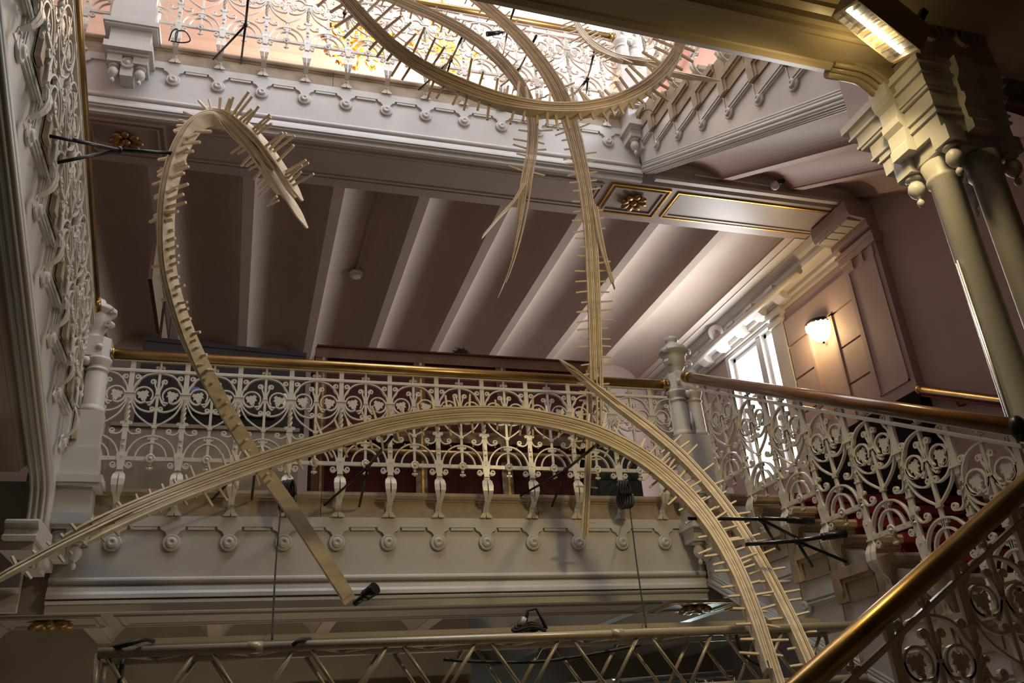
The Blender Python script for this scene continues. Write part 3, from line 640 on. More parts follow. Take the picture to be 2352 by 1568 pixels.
tr_ = struct('trim_9', MB().box((WX-.025, 6.86, ZM), (WX, 8.16, E+4.60)), 'pink')
zs = [E+2.95, E+3.38, E+3.81, E+4.24]
for a, b in ((6.90, 7.26), (7.74, 8.13)):
    for z in zs[:-1]: MB().box((WX-.055, a, z+.012), (WX-.02, b, z+.418)).build('wall_block', 'pink', tr_)
MB().box((WX-.055, 6.90, zs[-1]+.012), (WX-.02, 8.13, E+4.58)).build('wall_block', 'pink', tr_)
for a in (7.26, 7.70): MB().box((WX-.075, a, E+2.92), (WX-.02, a+.04, E+4.25)).build('recess_bead', 'pink', tr_)
MB().box((WX-.075, 7.26, E+4.23), (WX-.02, 7.74, E+4.262)).build('recess_bead', 'pink', tr_)
wallbox('baseboard_right', (WX-.13, 6.27, ZM), (WX-.02, 8.16, E+2.92), 'dado'); bpy.data.objects['baseboard_right']['kind'] = 'structure'
# cornice with modillions and a hollow
cp = [(0, 0), (-.05, 0), (-.05, .05), (-.08, .07), (-.08, .12), (-.20, .16), (-.22, .20), (-.22, .25), (-.26, .28), (-.30, .34), (-.30, .40), (0, .40)]
tc_ = struct('trim_10', MB().sweep(cp, [(WX, 6.9, E+4.76), (WX, YB, E+4.76)], (1, 0, 0), (0, 0, 1)), 'paint')
for i in range(7):
    y = 7.9+.48*i
    MB().sweep([(0, 0), (-.10, 0), (-.14, .03), (-.20, .08), (-.24, .13), (-.24, .17), (0, .17)], [(WX-.05, y, E+4.79), (WX-.05, y+.16, E+4.79)], (1, 0, 0), (0, 0, 1)).build('modillion', 'paint', tc_)
MB().tube([(WX-.24, 7.4, E+4.88), (WX-.24, YB, E+4.88)], .045, 12).build('hollow_roll', 'paint', tc_)
tl_ = struct('trim_11', MB().sweep([(0, 0), (-.03, 0), (-.05, .04), (-.12, .06), (-.14, .10), (-.14, .16), (-.34, .18), (-.36, .24), (-.36, .36), (0, .36)], [(WX, 6.30, E+4.74), (WX, 6.92, E+4.74)], (1, 0, 0), (0, 0, 1)), 'pink')
for i in range(4): MB().box((WX-.33, 6.36+.13*i, E+4.895), (WX-.16, 6.47+.13*i, E+4.93)).build('soffit_tile', 'paint', tl_)
struct('trim_12', MB().box((5.86, 7.10, SU-.012), (XW1, YB, SU+.06)), 'paint')
# wall sconce
p = Vector((WX-.06, 7.50, E+4.17))
s_ = thing('wall_sconce', 'glowing beaded glass bowl sconce on the rusticated wall', 'wall lamp', p)
MB().lathe([(.15, .05), (.16, .06), (.16, .085), (.14, .10), (.02, .10)], n=20).build('black_rim', 'black', s_)
MB().lathe([(.145, .05), (.145, 0), (.125, -.07), (.08, -.125), (.03, -.15), (.001, -.155)], n=20).build('glass_bowl', 'bowl', s_)
bd = MB()
for j, (z, r) in enumerate(((.045, .152), (.015, .152))):
    for i in range(18): a = 2*math.pi*(i+.5*j)/18; bd.ball((r*math.cos(a), r*math.sin(a), z), .014, 6)
o = bd.build('bead_band', 'bowl', s_); o['kind'] = 'stuff'
MB().ball((0, 0, -.165), .016, 8).build('finial', 'black', s_)
MB().box((-.0, -.03, -.05), (.06, .03, .12)).build('back_plate', 'black', s_)
point('sconce_light', p+Vector((-.20, 0, -.04)), 24, (1, .66, .30), .08)
# brass wall rail above the carpet, hooks
wr = thing('wall_handrail', 'short brass wall handrail with red glow strip beneath at far right', 'handrail')
a, b = Vector((6.18, 6.25, E+2.90)), Vector((6.18, 3.4, E+1.40))
MB().tube([a, b], .04, 14).build('rail', 'brass', wr); MB().ball(a, .05, 10).build('end_cap', 'brass', wr)
MB().tube([a+Vector((0, 0, -.055)), b+Vector((0, 0, -.055))], .014, 8).build('red_glow_strip', 'carpet', wr)  # added red strip, its colour stands for the glow below the rail
for u in (.12, .5, .85): q = a.lerp(b, u); MB().tube([q, q+Vector((.05, 0, -.12)), q+Vector((.12, 0, -.10))], .012, 8).build('hook', 'brass', wr)
# ceiling loudspeaker, smoke detector, camera
sp = thing('loudspeaker', 'round white loudspeaker under the cornice above the window', 'speaker', (6.02, 9.29, E+4.98)); sp.rotation_euler = (0, math.radians(52), math.radians(35))
MB().lathe([(.06, -.12), (.11, -.05), (.115, 0), (.105, .008), (.001, .008)], ax=(0, 0, -1), n=22).build('speaker_body', 'white', sp)
MB().lathe([(.05, .008), (.05, .012), (.04, .012), (.04, .009), (.001, .009)], ax=(0, 0, -1), n=18).build('speaker_cone', 'grey', sp)
MB().box((-.015, -.015, .05), (.015, .015, .24)).build('speaker_arm', 'white', sp)
sd = thing('smoke_detector', 'small white smoke detector on the dark vaulted ceiling', 'smoke detector', (1.12, 9.1, SU+.19))
MB().lathe([(.08, .02), (.08, -.015), (.065, -.025), (.06, -.05), (.03, -.06), (.001, -.06)], n=18).build('detector_body', 'white', sd)
MB().lathe([(.067, -.026), (.067, -.038), (.06, -.04), (.001, -.04)], n=18).build('vent_ring', 'grey', sd)
MB().tube([(0, 0, .01), (.03, -1.95, 0)], .012, 6).build('conduit', 'vault', sd)
cm = thing('security_camera', 'small white security camera on the ledge above the long soffit panel', 'camera', (5.11, 6.30, SU+.055))
MB().ball((0, 0, 0), .05, 12).build('dome', 'white', cm); MB().tube([(.02, -.03, .02), (.08, -.06, .03)], .026, 10).build('lens_barrel', 'black', cm)
MB().tube([(-.04, .02, .0), (-.3, .04, .02), (-.9, .04, .03)], .008, 6).build('cable', 'white', cm)
# ================================================================== THINGS ON THE MIDDLE LANDING
tv = thing('flat_screen', 'large black flat screen standing behind the left part of the railing', 'television', (-.21, 7.05, ZM+.68), math.radians(6))
MB().box((-.66, -.03, 0), (.66, .03, .76)).build('back_shell', 'screen', tv)
MB().box((-.66, -.036, .72), (.66, -.03, .76)).box((-.66, -.036, 0), (-.645, -.03, .72)).box((.645, -.036, 0), (.66, -.03, .72)).build('bezel', 'black', tv)
MB().box((-.42, -.06, .12), (.42, -.03, .46)).build('port_cover', 'screen', tv)
for i in range(3): MB().box((-.47, -.034, .62-.04*i), (-.40, -.031, .632-.04*i)).build('marking', 'paper', tv)
MB().box((-.33, -.0605, .30), (-.2, -.060, .34)).build('sticker', mat('blue_label', (.08, .14, .4), .5), tv); MB().box((.48, -.034, .22), (.58, -.031, .36)).build('paper_note', 'paper', tv)
for s in (-1, 1): MB().box((s*.3-.03, -.03, -.68), (s*.3+.03, .03, .0)).build('stand_leg', 'black', tv); MB().box((s*.3-.04, -.2, -.68), (s*.3+.04, .2, -.65)).build('stand_foot', 'black', tv)
cbx = thing('board', 'tan board leaning behind the left railing, below the flat screen', 'board')
MB().box((-1.0, 6.80, ZM), (.40, 6.84, ZM+.62)).build('panel', 'tan', cbx)
MB().box((-1.0, 6.79, ZM+.60), (.40, 6.85, ZM+.63)).build('edge_strip', 'tan', cbx)
ct = thing('counter', 'red velvet counter with walnut frame and brass strips behind the railing', 'counter', (.53, 7.0, ZM))
W = 2.62
MB().box((0, .02, .05), (W, .60, 1.40)).build('body', 'velvet', ct)
for z0, z1 in ((1.36, 1.46), (.0, .10), (.62, .72)): MB().box((-.01, -.015, z0), (W+.01, .03, z1)).build('frame_rail', 'walnut', ct)
for x in (0, .86, 1.62, 2.52): MB().box((x-.01, -.012, .05), (x+.09, .03, 1.40)).build('frame_post', 'walnut', ct)
for x in (.05, .90, 1.66, 2.56): MB().box((x, -.02, .1), (x+.02, -.012, 1.36)).build('brass_strip', 'bronze', ct)
MB().box((0, -.03, 1.46), (W, .64, 1.475)).build('top', 'velvet', ct)
MB().tube([(.05, -.06, .50), (W-.05, -.06, .50)], .03, 12).build('foot_rail', 'bronze', ct)
st = MB()
for i in range(26): st.ball((.06+.1*i, -.02, .585), .009, 6)
o = st.build('stud_row', 'gilt', ct); o['kind'] = 'stuff'
# person behind the counter (only the hair shows)
pe = thing('person', 'person with dark tousled hair standing behind the red counter', 'person', (2.03, 7.76, ZM))
pe.scale = (1, 1, 1.045)
bdy = MB().lathe([(.14, 0), (.15, .5), (.17, .9), (.15, 1.0), (.19, 1.25), (.20, 1.36), (.12, 1.43), (.055, 1.47), (.052, 1.53), (.075, 1.57), (.088, 1.63), (.09, 1.68), (.075, 1.74), (.04, 1.775), (.001, 1.785)], n=18)
bdy.tube([(.19, 0, 1.36), (.25, -.02, 1.1), (.24, -.12, .88)], [.055, .045, .03], 10).tube([(-.19, 0, 1.36), (-.25, -.02, 1.1), (-.24, -.12, .88)], [.055, .045, .03], 10)
bdy.ball((0, -.092, 1.655), .013, 6).build('body', 'skin', pe)
MB().lathe([(.16, .02), (.165, .5), (.185, .9), (.165, 1.0), (.205, 1.25), (.21, 1.36), (.13, 1.445)], n=18).build('clothing', 'cloth', pe)
hr = MB().lathe([(.085, 1.62), (.102, 1.66), (.104, 1.71), (.09, 1.77), (.05, 1.805), (.001, 1.815)], (0, .012, 0), n=16)
for i in range(26):
    a = random.random()*6.28; r = random.uniform(.02, .085); b0 = Vector((r*math.cos(a), .012+r*math.sin(a), 1.80-r*.6))
    hr.tube([b0, b0+Vector((random.uniform(-.03, .03), random.uniform(-.02, .02), .03)), b0+Vector((random.uniform(-.06, .06), random.uniform(-.03, .03), .035))], [.008, .006, .002], 5)
hr.build('hair', 'hair', pe)
# two thin boards hanging from the ceiling rib at the left
for i, (y0, y1, z0, z1) in enumerate(((7.10, 8.15, E+3.92, E+4.30), (8.35, 9.3, E+3.92, E+4.25))):
    hb = thing('hanging_board', ('nearer', 'farther')[i]+' thin brown framed board hanging at the left under the ceiling', 'sign', group='framed boards at the left')
    MB().box((-.905, y0, z0), (-.885, y1, z1)).build('board', 'tan', hb)
    MB().box((-.91, y0-.01, z0-.02), (-.88, y1+.01, z0)).box((-.91, y0-.015, z0-.02), (-.88, y0, z1)).build('frame', 'walnut', hb)
    for y in (y0+.1, y1-.1): MB().tube([(-.895, y, z1), (-.895, y, SU+.02)], .004, 5).build('hanger', 'black', hb)
# black bag and round case at the right end of the landing
dr = thing('dark_case', 'dark case on the floor behind the railing near the right newel', 'case', (3.1, 6.86, ZM))
MB().box((-.24, -.12, 0), (.24, .12, .52)).build('shell', 'screen', dr); MB().box((-.25, -.13, .24), (.25, .13, .27)).build('rim', 'black', dr); MB().tube([(-.08, 0, .52), (-.07, 0, .57), (.07, 0, .57), (.08, 0, .52)], .012, 8).build('handle', 'black', dr)
# ================================================================== UPPER HALL CHANDELIERS
def chandelier(label, c, R):
    t = thing('chandelier', label, 'chandelier', c, group='gilt chandeliers of the upper hall')
    MB().lathe([(.02, 1.0), (.02, .55), (.06, .5), (.10, .42), (.05, .34), (.04, .2), (.12, .1), (.16, .0), (.10, -.1), (.04, -.18), (.05, -.22), (.001, -.26)], n=14).build('stem', 'gilt', t)
    for ring, (n, r, z) in enumerate(((12, R, 0), (8, R*.62, .28))):
        for i in range(n):
            a = 2*math.pi*i/n; d = Vector((math.cos(a), math.sin(a), 0))
            MB().tube([d*.06+Vector((0, 0, z)), d*(r*.5)+Vector((0, 0, z-.12)), d*(r*.9)+Vector((0, 0, z-.08)), d*r+Vector((0, 0, z+.02))], .016, 6).build('arm', 'gilt', t)
            b = MB().lathe([(.05, .02), (.05, .03), (.018, .035), (.018, .12)], d*r+Vector((0, 0, z)), n=8); o = b.build('candle', 'gilt', t)
            MB().lathe([(.02, .12), (.045, .155), (.036, .20), (.001, .26)], d*r+Vector((0, 0, z)), n=8).build('bulb', 'bulb', o)
    g = MB()
    for i in range(40): a = 2*math.pi*i/40; g.lathe([(.001, 0), (.014, -.03), (.001, -.08)], (R*.8*math.cos(a), R*.8*math.sin(a), -.10-.03*(i % 2)), n=5)
    o = g.build('crystal_drops', 'bowl', t); o['kind'] = 'stuff'
    point('chandelier_light', Vector(c)+Vector((0, 0, -.45)), 60, (1, .74, .46), .2)
    return t
chandelier('lit chandelier with candle bulbs glowing behind the upper railing', (1.12, 9.0, E+8.85), .48)
chandelier('gilt chandelier at the top edge, right of the glowing one', (2.35, 9.2, E+9.2), .48)
# ================================================================== BENT LAMINATED WOOD SCULPTURES
PEG = {}
def peg_mesh(L, h=.0085):
    k = (round(L*50), h)
    if k not in PEG:
        L2 = k[0]/50
        PEG[k] = MB().add([(-h, -h, 0), (h, -h, 0), (h, h, 0), (-h, h, 0), (-h*.9, -h*.9, L2), (h*.9, -h*.9, L2), (h*.9, h*.9, L2), (-h*.9, h*.9, L2)],
                          [(0, 3, 2, 1), (4, 5, 6, 7), (0, 1, 5, 4), (1, 2, 6, 5), (2, 3, 7, 6), (3, 0, 4, 7)]).mesh('peg', 'peg')
    return PEG[k]
def tentacle(label, ctrl, n, width, pegs, s0=.02, s1=.05, splay0=0, splay1=0, seed=1, peg_gap=.075, ph=.0062, parent=None):
    """ctrl: (px, py, depth Y, stack thickness, bx, by, bz). pegs: (t0, t1, min len, max len, side) with side +1/-1/0 for both"""
    gap0 = peg_gap; rnd = random.Random(seed); t = parent or thing('wooden_tentacle', label, 'sculpture', group='bent laminated wood strips with pegs')
    pts = []
    for c in ctrl: p = at(c[0], c[1], c[2]); pts.append((p.x, p.y, p.z, c[3], c[4], c[5], c[6]))
    S = spline(pts, 7); m = len(S); P = [Vector(s[:3]) for s in S]
    T = [(P[min(i+1, m-1)]-P[max(i-1, 0)]).normalized() for i in range(m)]
    N = []; B = []
    for i in range(m):
        b = Vector(S[i][4:7]); b = (b-T[i]*b.dot(T[i])).normalized(); B.append(b); N.append(b.cross(T[i]).normalized())
    th = [s[3] for s in S]; ln = [0]
    for i in range(1, m): ln.append(ln[-1]+(P[i]-P[i-1]).length)
    tt = [l/ln[-1] for l in ln]
    for i in range(n):
        o = (i+.5)/n-.5; a = rnd.uniform(0, s0); b = 1-rnd.uniform(0, s1); w2 = width/2*rnd.uniform(.93, 1.03); sh = rnd.uniform(-.004, .004)
        if i == n//2: a, b = 0, 1
        v = []; k = 0
        for j in range(m):
            if tt[j] < a-1e-6 or tt[j] > b+1e-6: continue
            e = 1+splay1*max(0, (tt[j]-.82)/.18)**1.6+splay0*max(0, (.18-tt[j])/.18)**1.6
            c = P[j]+N[j]*(o*th[j]*e)+B[j]*sh; h = th[j]/n*.41
            taper = min(1, .22+min(tt[j]-a if s0 > .1 else 9, b-tt[j] if s1 > .1 else 9)*ln[-1]/.14)
            v += [c+N[j]*h+B[j]*w2*taper, c-N[j]*h+B[j]*w2*taper, c-N[j]*h-B[j]*w2*taper, c+N[j]*h-B[j]*w2*taper]; k += 1
        if k < 2: continue
        fs = [(j*4+q, j*4+(q+1) % 4, (j+1)*4+(q+1) % 4, (j+1)*4+q) for j in range(k-1) for q in range(4)]+[(3, 2, 1, 0), tuple((k-1)*4+q for q in range(4))]
        MB().add(v, fs)\
            .build('split_lath' if parent else 'lath', 'lath' if i % 3 != 1 or i in (0, n-1) else 'lath2', t)
    for t0, t1, l0, l1, side, *gp in pegs:
        peg_gap = gp[0] if gp else gap0
        s = t0*ln[-1]+rnd.uniform(0, .03)
        while s < t1*ln[-1]:
            j = max(0, min(m-2, next((q for q in range(m-1) if ln[q+1] >= s), m-2))); u = (s-ln[j])/max(1e-6, ln[j+1]-ln[j])
            c = P[j].lerp(P[j+1], u)
            for sd in ((1, -1) if side == 0 else (side,)):
                if rnd.random() < .10: continue
                z = (N[j]*sd+T[j]*rnd.uniform(-.16, .16)+B[j]*rnd.uniform(-.18, .18)).normalized(); x = T[j].cross(z).normalized(); y = z.cross(x)
                q = c+N[j]*sd*(th[j]*.42)+B[j]*rnd.uniform(-.3, .3)*width; L = rnd.uniform(l0, l1)
                o = inst('peg', peg_mesh(L, ph), t)
                o.matrix_world = Matrix(((x.x, y.x, z.x, q.x), (x.y, y.y, z.y, q.y), (x.z, y.z, z.z, q.z), (0, 0, 0, 1)))
            s += peg_gap*rnd.uniform(.75, 1.3)
    return t
V1 = (-.72, -.66, -.20); V2 = (-.90, -.10, -.42)
tentacle('left wooden tentacle looping over the landing, its splintered tip hanging right', [
    (706, 524, 5.25, .15, *V1), (660, 450, 5.15, .18, *V1), (612, 372, 5.05, .17, *V1), (566, 312, 4.97, .145, *V1), (524, 280, 4.9, .115, *V1), (482, 271, 4.86, .09, *V1), (442, 294, 4.83, .08, *V1), (408, 354, 4.82, .075, *V1),
    (386, 440, 4.82, .062, *V1), (380, 530, 4.86, .055, *V1), (386, 620, 4.92, .05, *V1), (408, 710, 5.0, .05, *V1), (444, 800, 5.12, .045, -.8, -.45, -.3), (490, 890, 5.25, .045, *V2), (540, 978, 5.4, .045, *V2), (592, 1062, 5.55, .045, *V2), (655, 1150, 5.70, .045, *V2), (722, 1250, 5.80, .045, *V2), (805, 1380, 5.92, .04, *V2)],
    11, .088, [(.06, .13, .14, .20, -1, .024), (.145, .26, .08, .22, -1, .026), (.05, .16, .06, .12, 1, .04), (.25, .33, .06, .14, 0, .05), (.33, .40, .08, .14, 0), (.40, .62, .04, .08, 0), (.62, .80, .02, .04, 0)], .15, .08, .05, 0, 3, .052, .0085)
W1 = (-.10, -1, -.10)
tentacle('long wooden arch spanning in front of the middle railing', [
    (-40, 1352, 4.35, .070, *W1), (60, 1298, 4.45, .076, *W1), (160, 1245, 4.55, .082, *W1), (300, 1178, 4.7, .094, *W1), (440, 1120, 4.85, .099, *W1), (600, 1062, 4.95, .103, *W1), (760, 1012, 5.0, .105, *W1), (900, 974, 5.02, .105, *W1), (1020, 956, 5.02, .105, *W1), (1130, 952, 5.0, .105, *W1), (1240, 962, 4.98, .105, *W1),
    (1360, 992, 4.92, .105, *W1), (1470, 1048, 4.85, .105, *W1), (1560, 1122, 4.75, .105, *W1), (1630, 1205, 4.62, .099, *W1), (1685, 1300, 4.5, .094, *W1), (1726, 1400, 4.38, .088, *W1), (1756, 1490, 4.28, .082, *W1), (1790, 1600, 4.18, .082, *W1)],
    7, .062, [(.03, .20, .02, .05, 0), (.20, .62, .05, .11, 0), (.62, .97, .06, .12, 0)], .12, .03, .45, 0, 5, .078)
W2 = (-.22, -1, .05)
tentacle('second wooden arch on the right, starting at a bare tip above the railing', [
    (1283, 825, 5.45, .035, *W2), (1340, 870, 5.42, .04, *W2), (1410, 925, 5.38, .055, *W2), (1490, 985, 5.3, .065, *W2), (1560, 1045, 5.2, .07, *W2), (1630, 1120, 5.08, .07, *W2), (1690, 1200, 4.95, .07, *W2), (1745, 1290, 4.8, .07, *W2), (1795, 1385, 4.65, .07, *W2), (1840, 1480, 4.5, .07, *W2), (1890, 1600, 4.35, .07, *W2)],
    6, .075, [(.34, .97, .06, .12, 0)], .25, .03, 0, 0, 8, .085)
D1 = (-.25, -1, -.25)
TD = tentacle('wooden tentacle hanging straight down the centre right to below the railing', [
    (870, -170, 4.75, .08, -.1, -.9, -.5), (970, -95, 4.82, .08, -.1, -.9, -.5), (1060, -30, 4.9, .08, -.1, -.9, -.5), (1125, 22, 4.95, .085, -.1, -.9, -.5), (1190, 82, 5.0, .09, -.15, -.95, -.4), (1245, 148, 5.08, .11, *D1), (1285, 215, 5.15, .13, *D1), (1312, 290, 5.25, .125, *D1), (1332, 370, 5.32, .115, *D1), (1348, 460, 5.40, .105, *D1), (1358, 560, 5.48, .105, *D1), (1364, 680, 5.56, .105, *D1), (1368, 800, 5.64, .10, *D1), (1371, 900, 5.72, .095, *D1), (1372, 985, 5.78, .08, *D1)],
    7, .05, [(.02, .40, .03, .07, 0), (.40, .95, .06, .11, 0)], .02, .10, 0, .15, 11, .075)
tentacle('thin bare wooden strip continuing below the central tentacle, across the coping', [
    (1352, 840, 5.80, .045, *D1), (1354, 960, 5.86, .048, *D1), (1351, 1060, 5.94, .052, *D1), (1347, 1150, 6.02, .058, *D1), (1342, 1238, 6.10, .062, *D1)],
    3, .03, [(.1, .95, .05, .08, 0)], .02, .03, 0, 0, 13, .12, parent=TD)
tentacle('short side strip splitting off the central hanging tentacle to the right', [
    (1366, 470, 5.38, .045, *D1), (1378, 540, 5.42, .04, *D1), (1392, 600, 5.46, .03, *D1), (1412, 664, 5.50, .02, *D1)], 3, .04, [], .02, .08, 0, 0, 14, parent=TD)
TE = tentacle('wooden tentacle hanging to a split tip left of the central one', [
    (650, -150, 4.6, .075, -.1, -.9, -.5), (760, -80, 4.68, .075, -.1, -.9, -.5), (850, -30, 4.75, .075, -.1, -.9, -.5), (930, 8, 4.8, .075, -.1, -.9, -.5), (1010, 42, 4.85, .075, -.1, -.9, -.5), (1085, 85, 4.9, .08, -.1, -.95, -.4), (1150, 140, 4.98, .085, *D1), (1200, 205, 5.06, .09, *D1), (1222, 270, 5.15, .09, *D1), (1222, 340, 5.24, .09, *D1), (1210, 410, 5.32, .095, *D1), (1200, 480, 5.4, .09, *D1), (1185, 560, 5.48, .06, *D1), (1165, 630, 5.56, .035, *D1), (1143, 684, 5.62, .025, *D1)],
    6, .05, [(.02, .55, .03, .07, 0), (.55, .74, .06, .12, 0)], .02, .22, 0, 0, 17, .075)
tentacle('thin strip splitting off the left hanging tentacle toward lower left', [
    (1205, 420, 5.30, .03, *D1), (1180, 462, 5.34, .024, *D1), (1145, 500, 5.38, .018, *D1), (1106, 546, 5.42, .012, *D1)], 2, .035, [], .02, .05, 0, 0, 18, parent=TE)
FL = (-.10, -.75, -.62); FR = (-.10, -1, .12)
tentacle('large dark wooden loop swinging across the top of the well', [
    (640, -230, 3.9, .085, *FL), (700, -140, 3.95, .085, *FL), (760, -50, 4.0, .085, *FL), (815, 20, 4.05, .085, *FL), (885, 92, 4.1, .085, *FL), (960, 148, 4.14, .087, *FL), (1050, 195, 4.17, .09, -.1, -.85, -.4), (1150, 232, 4.18, .09, -.1, -.95, -.2), (1250, 252, 4.16, .092, *FR), (1340, 252, 4.12, .092, *FR), (1420, 234, 4.08, .09, *FR), (1485, 200, 4.04, .088, *FR), (1535, 152, 4.0, .085, *FR), (1562, 100, 3.96, .08, *FR), (1572, 40, 3.92, .08, *FR), (1570, -40, 3.88, .08, *FR), (1550, -140, 3.84, .08, *FR), (1510, -240, 3.8, .08, *FR)],
    7, .075, [(.05, .95, .09, .18, 1), (.10, .95, .06, .14, -1)], .02, .02, 0, 0, 21, .075, .0078)
TG = tentacle('small wooden tentacle at upper right with a fanned-out tip', [
    (1330, -90, 5.35, .05, -.5, -.8, -.3), (1318, -20, 5.3, .05, -.5, -.8, -.3), (1318, 30, 5.25, .05, -.5, -.8, -.3), (1332, 68, 5.2, .05, -.4, -.85, -.3), (1362, 104, 5.1, .055, -.3, -.9, -.25), (1405, 130, 5.0, .07, *FR), (1450, 142, 4.9, .09, *FR), (1490, 148, 4.82, .10, *FR), (1540, 152, 4.74, .10, *FR)],
    8, .05, [(.05, .78, .05, .13, 0)], .02, .20, 0, .9, 24, .055)
tentacle('pale bare splint pointing right under the loop at upper right', [
    (1500, 160, 4.8, .02, *FR), (1600, 180, 4.66, .024, *FR), (1652, 187, 4.62, .006, *FR)], 2, .05, [], .02, .3, 0, 0, 25, parent=TG)
# ================================================================== BLACK SUPPORT STRUTS
def strut(label, hub, legs, arm, r=.011):
    t = thing('support_strut', label, 'support', group='black steel sculpture supports')
    h = at(*hub)
    for l in legs: MB().tube([h, at(*l)], r*.85, 8).build('leg', 'black', t)
    if arm: MB().tube([h, at(*arm)], r, 8).build('arm', 'black', t)
    MB().ball(h, r*1.9, 8).build('hub', 'black', t)
    return t
strut('black forked strut from the left flight to the looping tentacle', (274, 344, 4.65), [(112, 312, 4.2), (128, 374, 4.35), (170, 322, 4.1)], (404, 352, 4.80), .012)
strut('black forked strut in front of the upper railing, left end', (564, 58, 5.6), [(490, 136, 6.38), (553, 146, 6.38)], (572, -20, 5.2))
strut('short black strut behind the loop near the glowing chandelier', (792, 30, 5.6), [(788, 54, 6.25)], (800, -10, 5.2))
strut('black forked strut on the upper railing, left of centre', (1036, 138, 5.75), [(962, 206, 6.38), (1014, 212, 6.38)], (1070, 68, 4.95))
strut('black forked strut on the upper railing, in the centre', (1192, 160, 5.75), [(1146, 202, 6.38), (1176, 218, 6.38)], (1232, 82, 5.1))
strut('tall black rod on the upper railing with a lamp head', (1168, 60, 5.5), [(1156, 124, 6.2)], (1186, 5, 5.2))
strut('black forked strut on the upper railing, right of centre', (1350, 180, 5.75), [(1318, 218, 6.38), (1345, 238, 6.38), (1330, 214, 6.38)], (1366, 116, 5.1))
strut('black forked strut at the middle coping, below the arch left of centre', (845, 1072, 5.95), [(745, 1160, 6.38), (825, 1163, 6.38)], (900, 1003, 5.1))
strut('black forked strut at the middle coping, right of centre', (1300, 1078, 5.95), [(1196, 1138, 6.38), (1268, 1162, 6.38)], (1372, 1020, 5.0))
strut('black rod pair at the middle coping, beside the crossing of the tentacles', (590, 1040, 5.6), [(578, 1146, 6.38), (488, 1146, 6.38)], (592, 1052, 5.5))
strut('black forked strut on the lower right flight, upper one', (1748, 1192, 4.75), [(1790, 1262, 5.15), (1832, 1236, 5.0)], (1582, 1190, 4.65), .012)
strut('black forked strut on the lower right flight, lower one', (1830, 1242, 4.55), [(1866, 1300, 4.75), (1944, 1290, 4.55)], (1712, 1250, 4.7), .012)
def clamp(label, a, b, r=.024):
    t = thing('clamp_lamp', label, 'lamp', group='small black clamp lamps'); a, b = at(*a), at(*b); d = (b-a)
    MB().tube([a, a+d*.55], r*.55, 8).build('arm', 'black', t); MB().tube([a+d*.5, b], [r, r*1.2], 10).build('head', 'black', t)
    MB().ball(a+d*.55, r*1.1, 8).build('knuckle', 'black', t); return t
clamp('small black clamp lamp on the rod of the upper right-hand strut pair', (1748, 1190, 4.75), (1868, 1196, 4.68), .022)
clamp('small black clamp lamp on the rod of the lower right-hand strut pair', (1830, 1242, 4.55), (1944, 1224, 4.42), .022)
clamp('small black lamp on a bent arm before the upper handrail', (1176, 72, 5.5), (1118, 78, 5.5), .02)
clamp('black tube lamp at the foot of the left tentacle', (815, 1386, 5.9), (862, 1350, 5.75), .036)
# cables
def cable(label, pts, r=.007, m='rubber'):
    t = thing('cable', label, 'cable', group='loose black cables')
    MB().tube(spline([tuple(at(*p)) for p in pts], 6), r, 6).build('strand', m, t); return t
cable('black cable loop on the upper coping right of the pedestal', [(388, 94, 6.25), (396, 72, 6.2), (408, 68, 6.2), (404, 96, 6.2), (405, 74, 6.2), (425, 72, 6.2), (437, 92, 6.22), (420, 98, 6.25), (392, 94, 6.28)], .006)
cable('black cable hanging at the upper right tread ends', [(x, y, atX(x, y, 3.50).y) for x, y in ((1468, 272), (1476, 256), (1492, 252), (1502, 262))], .006)
# rigging wires from the landing to the truss
for nm, p in (('left', [(647, 1150, 6.30), (634, 1290, 5.5), (625, 1468, 4.75)]), ('right', [(1446, 1160, 6.28), (1462, 1290, 5.6), (1484, 1440, 4.75)])):
    cable('thin black rigging wire from the coping to the truss, on the '+nm, p, .005)
for nm, c in (('under the left wire', (660, 1130, 6.28)), ('by the right wire, near the newel', (1432, 1128, 6.26))):
    t = thing('cable_bundle', 'bundle of black cable tied to a bracket '+('at the top of the left wire' if 'left' in nm else 'at the top of the right wire'), 'cable bundle', group='tied cable bundles')
    q = at(*c)
    for i in range(4): MB().tube([q+Vector((.03*math.cos(a)+.018*(i-1.5), -.01*i+.02*math.sin(a*2), .11*math.sin(a)-.03)) for a in [2*math.pi*j/16 for j in range(17)]], .011, 6).build('coil', 'rubber', t)
    MB().box((q.x-.05, q.y-.04, q.z-.03), (q.x+.05, q.y+.03, q.z)).build('tie', 'black', t)
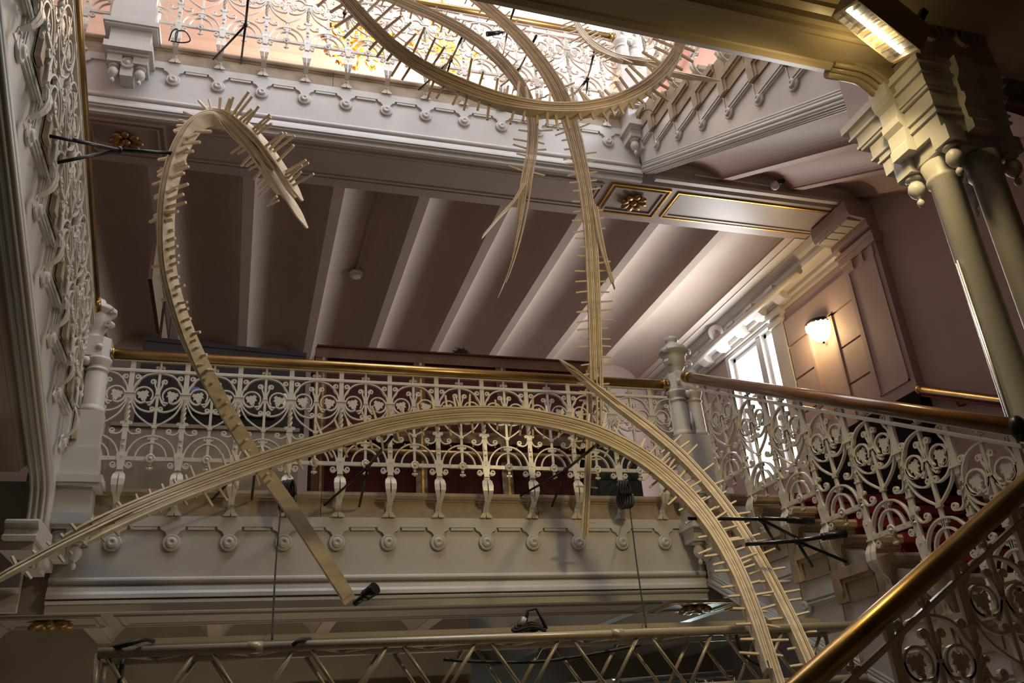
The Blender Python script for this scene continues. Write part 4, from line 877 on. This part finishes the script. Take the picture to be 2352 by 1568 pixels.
# ================================================================== LIGHTING TRUSS
def truss(label, a, b, s, n, mt):
    t = thing('truss', label, 'truss'); a, b = Vector(a), Vector(b); d = (b-a); u = Vector((d.y, -d.x, 0)).normalized()*s; z = Vector((0, 0, s))
    C4 = [Vector((0, 0, 0)), -u, -z, -u-z]
    for c in C4: MB().tube([a+c, b+c], .025, 14).build('chord', mt, t)
    for i in range(n):
        p0, p1, pm = a+d*(i/n), a+d*((i+1)/n), a+d*((i+.5)/n)
        for o0, o1 in ((C4[0], C4[2]), (C4[1], C4[3])):
            MB().tube([p0+o0+d*(.06/n), pm+o1], .010, 8).build('brace', mt, t); MB().tube([pm+o1, p1+o0-d*(.06/n)], .010, 8).build('brace', mt, t)
        MB().tube([p0+C4[0], pm+C4[1]], .010, 8).build('brace', mt, t); MB().tube([pm+C4[1], p1+C4[0]], .010, 8).build('brace', mt, t)
    for p in (a, b):
        for i, j in ((0, 1), (0, 2), (1, 3), (2, 3)): MB().tube([p+C4[i], p+C4[j]], .014, 8).build('end_bar', mt, t)
    for f in (.16, .62):
        for c in (C4[0], C4[2]): q = a+d*f+c; MB().tube([q, q+d.normalized()*.07], .029, 14).build('coupler', mt, t)
    return t
ta = at(225, 1500, 4.55); tb = at(1960, 1432, 4.55); tb.z = ta.z+.01
truss('long cream box truss across the bottom of the picture', ta, tb, .29, 9, 'alu')
pl = thing('cable_tray', 'long flat cream board lying on top of the truss', 'board')
pa, pb = ta+Vector((.15, .20, .045)), tb+Vector((0, .20, .045)); MB().box((pa.x, pa.y, pa.z), (tb.x, pa.y+.12, pa.z+.015)).build('board', 'alu', pl); MB().box((pa.x, pa.y+.11, pa.z+.015), (tb.x, pa.y+.12, pa.z+.055)).build('lip', 'alu', pl)
ka = at(900, 1600, 5.3); kb = at(1840, 1425, 6.1); kb.z = ka.z+.12
truss('second bare metal truss running back under the landing', (0.6, 5.15, E+.30), (3.5, 6.0, E+.42), .22, 9, 'alum')
cable('thick black cable looped over the left end of the truss', [(244, 1492, 4.6), (290, 1480, 4.5), (330, 1468, 4.55), (352, 1472, 4.75)], .012)
cable('black cable curling over the truss near its middle-left', [(672, 1482, 4.5), (690, 1470, 4.5), (712, 1468, 4.6)], .012)
cable('black cable hanging down inside the left end of the truss', [(282, 1516, 4.6), (276, 1560, 4.55), (270, 1620, 4.55)], .012)
cable('black cables drooping along the inside of the truss', [(1020, 1514, 4.7), (1120, 1520, 4.75), (1250, 1518, 4.75), (1400, 1495, 4.75), (1470, 1480, 4.75)], .010)
cable('black cable curve behind the truss at the right', [(1690, 1450, 4.7), (1700, 1490, 4.7), (1730, 1520, 4.7), (1790, 1540, 4.7)], .009)
cb_ = thing('cable_coil', 'brown coiled cable and plugs lying on top of the truss', 'cable coil'); q = at(1215, 1446, 4.65)
for i in range(3): MB().tube([q+Vector((.09*math.cos(a)*(1-.2*i), .05*math.sin(a), .012*i+.01*math.sin(3*a))) for a in [2*math.pi*j/20 for j in range(21)]], .010, 6).build('coil', 'rubber', cb_)
MB().tube([q+Vector((-.02, 0, .02)), q+Vector((.0, 0, .10)), q+Vector((.05, 0, .11)), q+Vector((.08, 0, .05)), q+Vector((.10, 0, .0))], .009, 6).build('loop', 'rubber', cb_); MB().tube([q+Vector((-.05, -.03, .02)), q+Vector((-.03, -.03, .06))], .014, 8).build('plug', 'grey', cb_)
# lower hall: poster-coloured wall panels and doors seen under the truss
lw = MB()
for i, (x0, x1) in enumerate(((-1.6, .3), (.55, 1.95))):
    pb_ = thing('wall_poster', ('left', 'right')[i]+' large red and gold poster on the lower hall wall', 'poster', group='posters in the lower hall'); MB().box((x0, 7.97, .6), (x1, 7.99, 2.15)).build('sheet', 'poster', pb_); MB().box((x0-.05, 7.95, 2.15), (x1+.05, 7.99, 2.21)).build('frame', 'walnut', pb_)
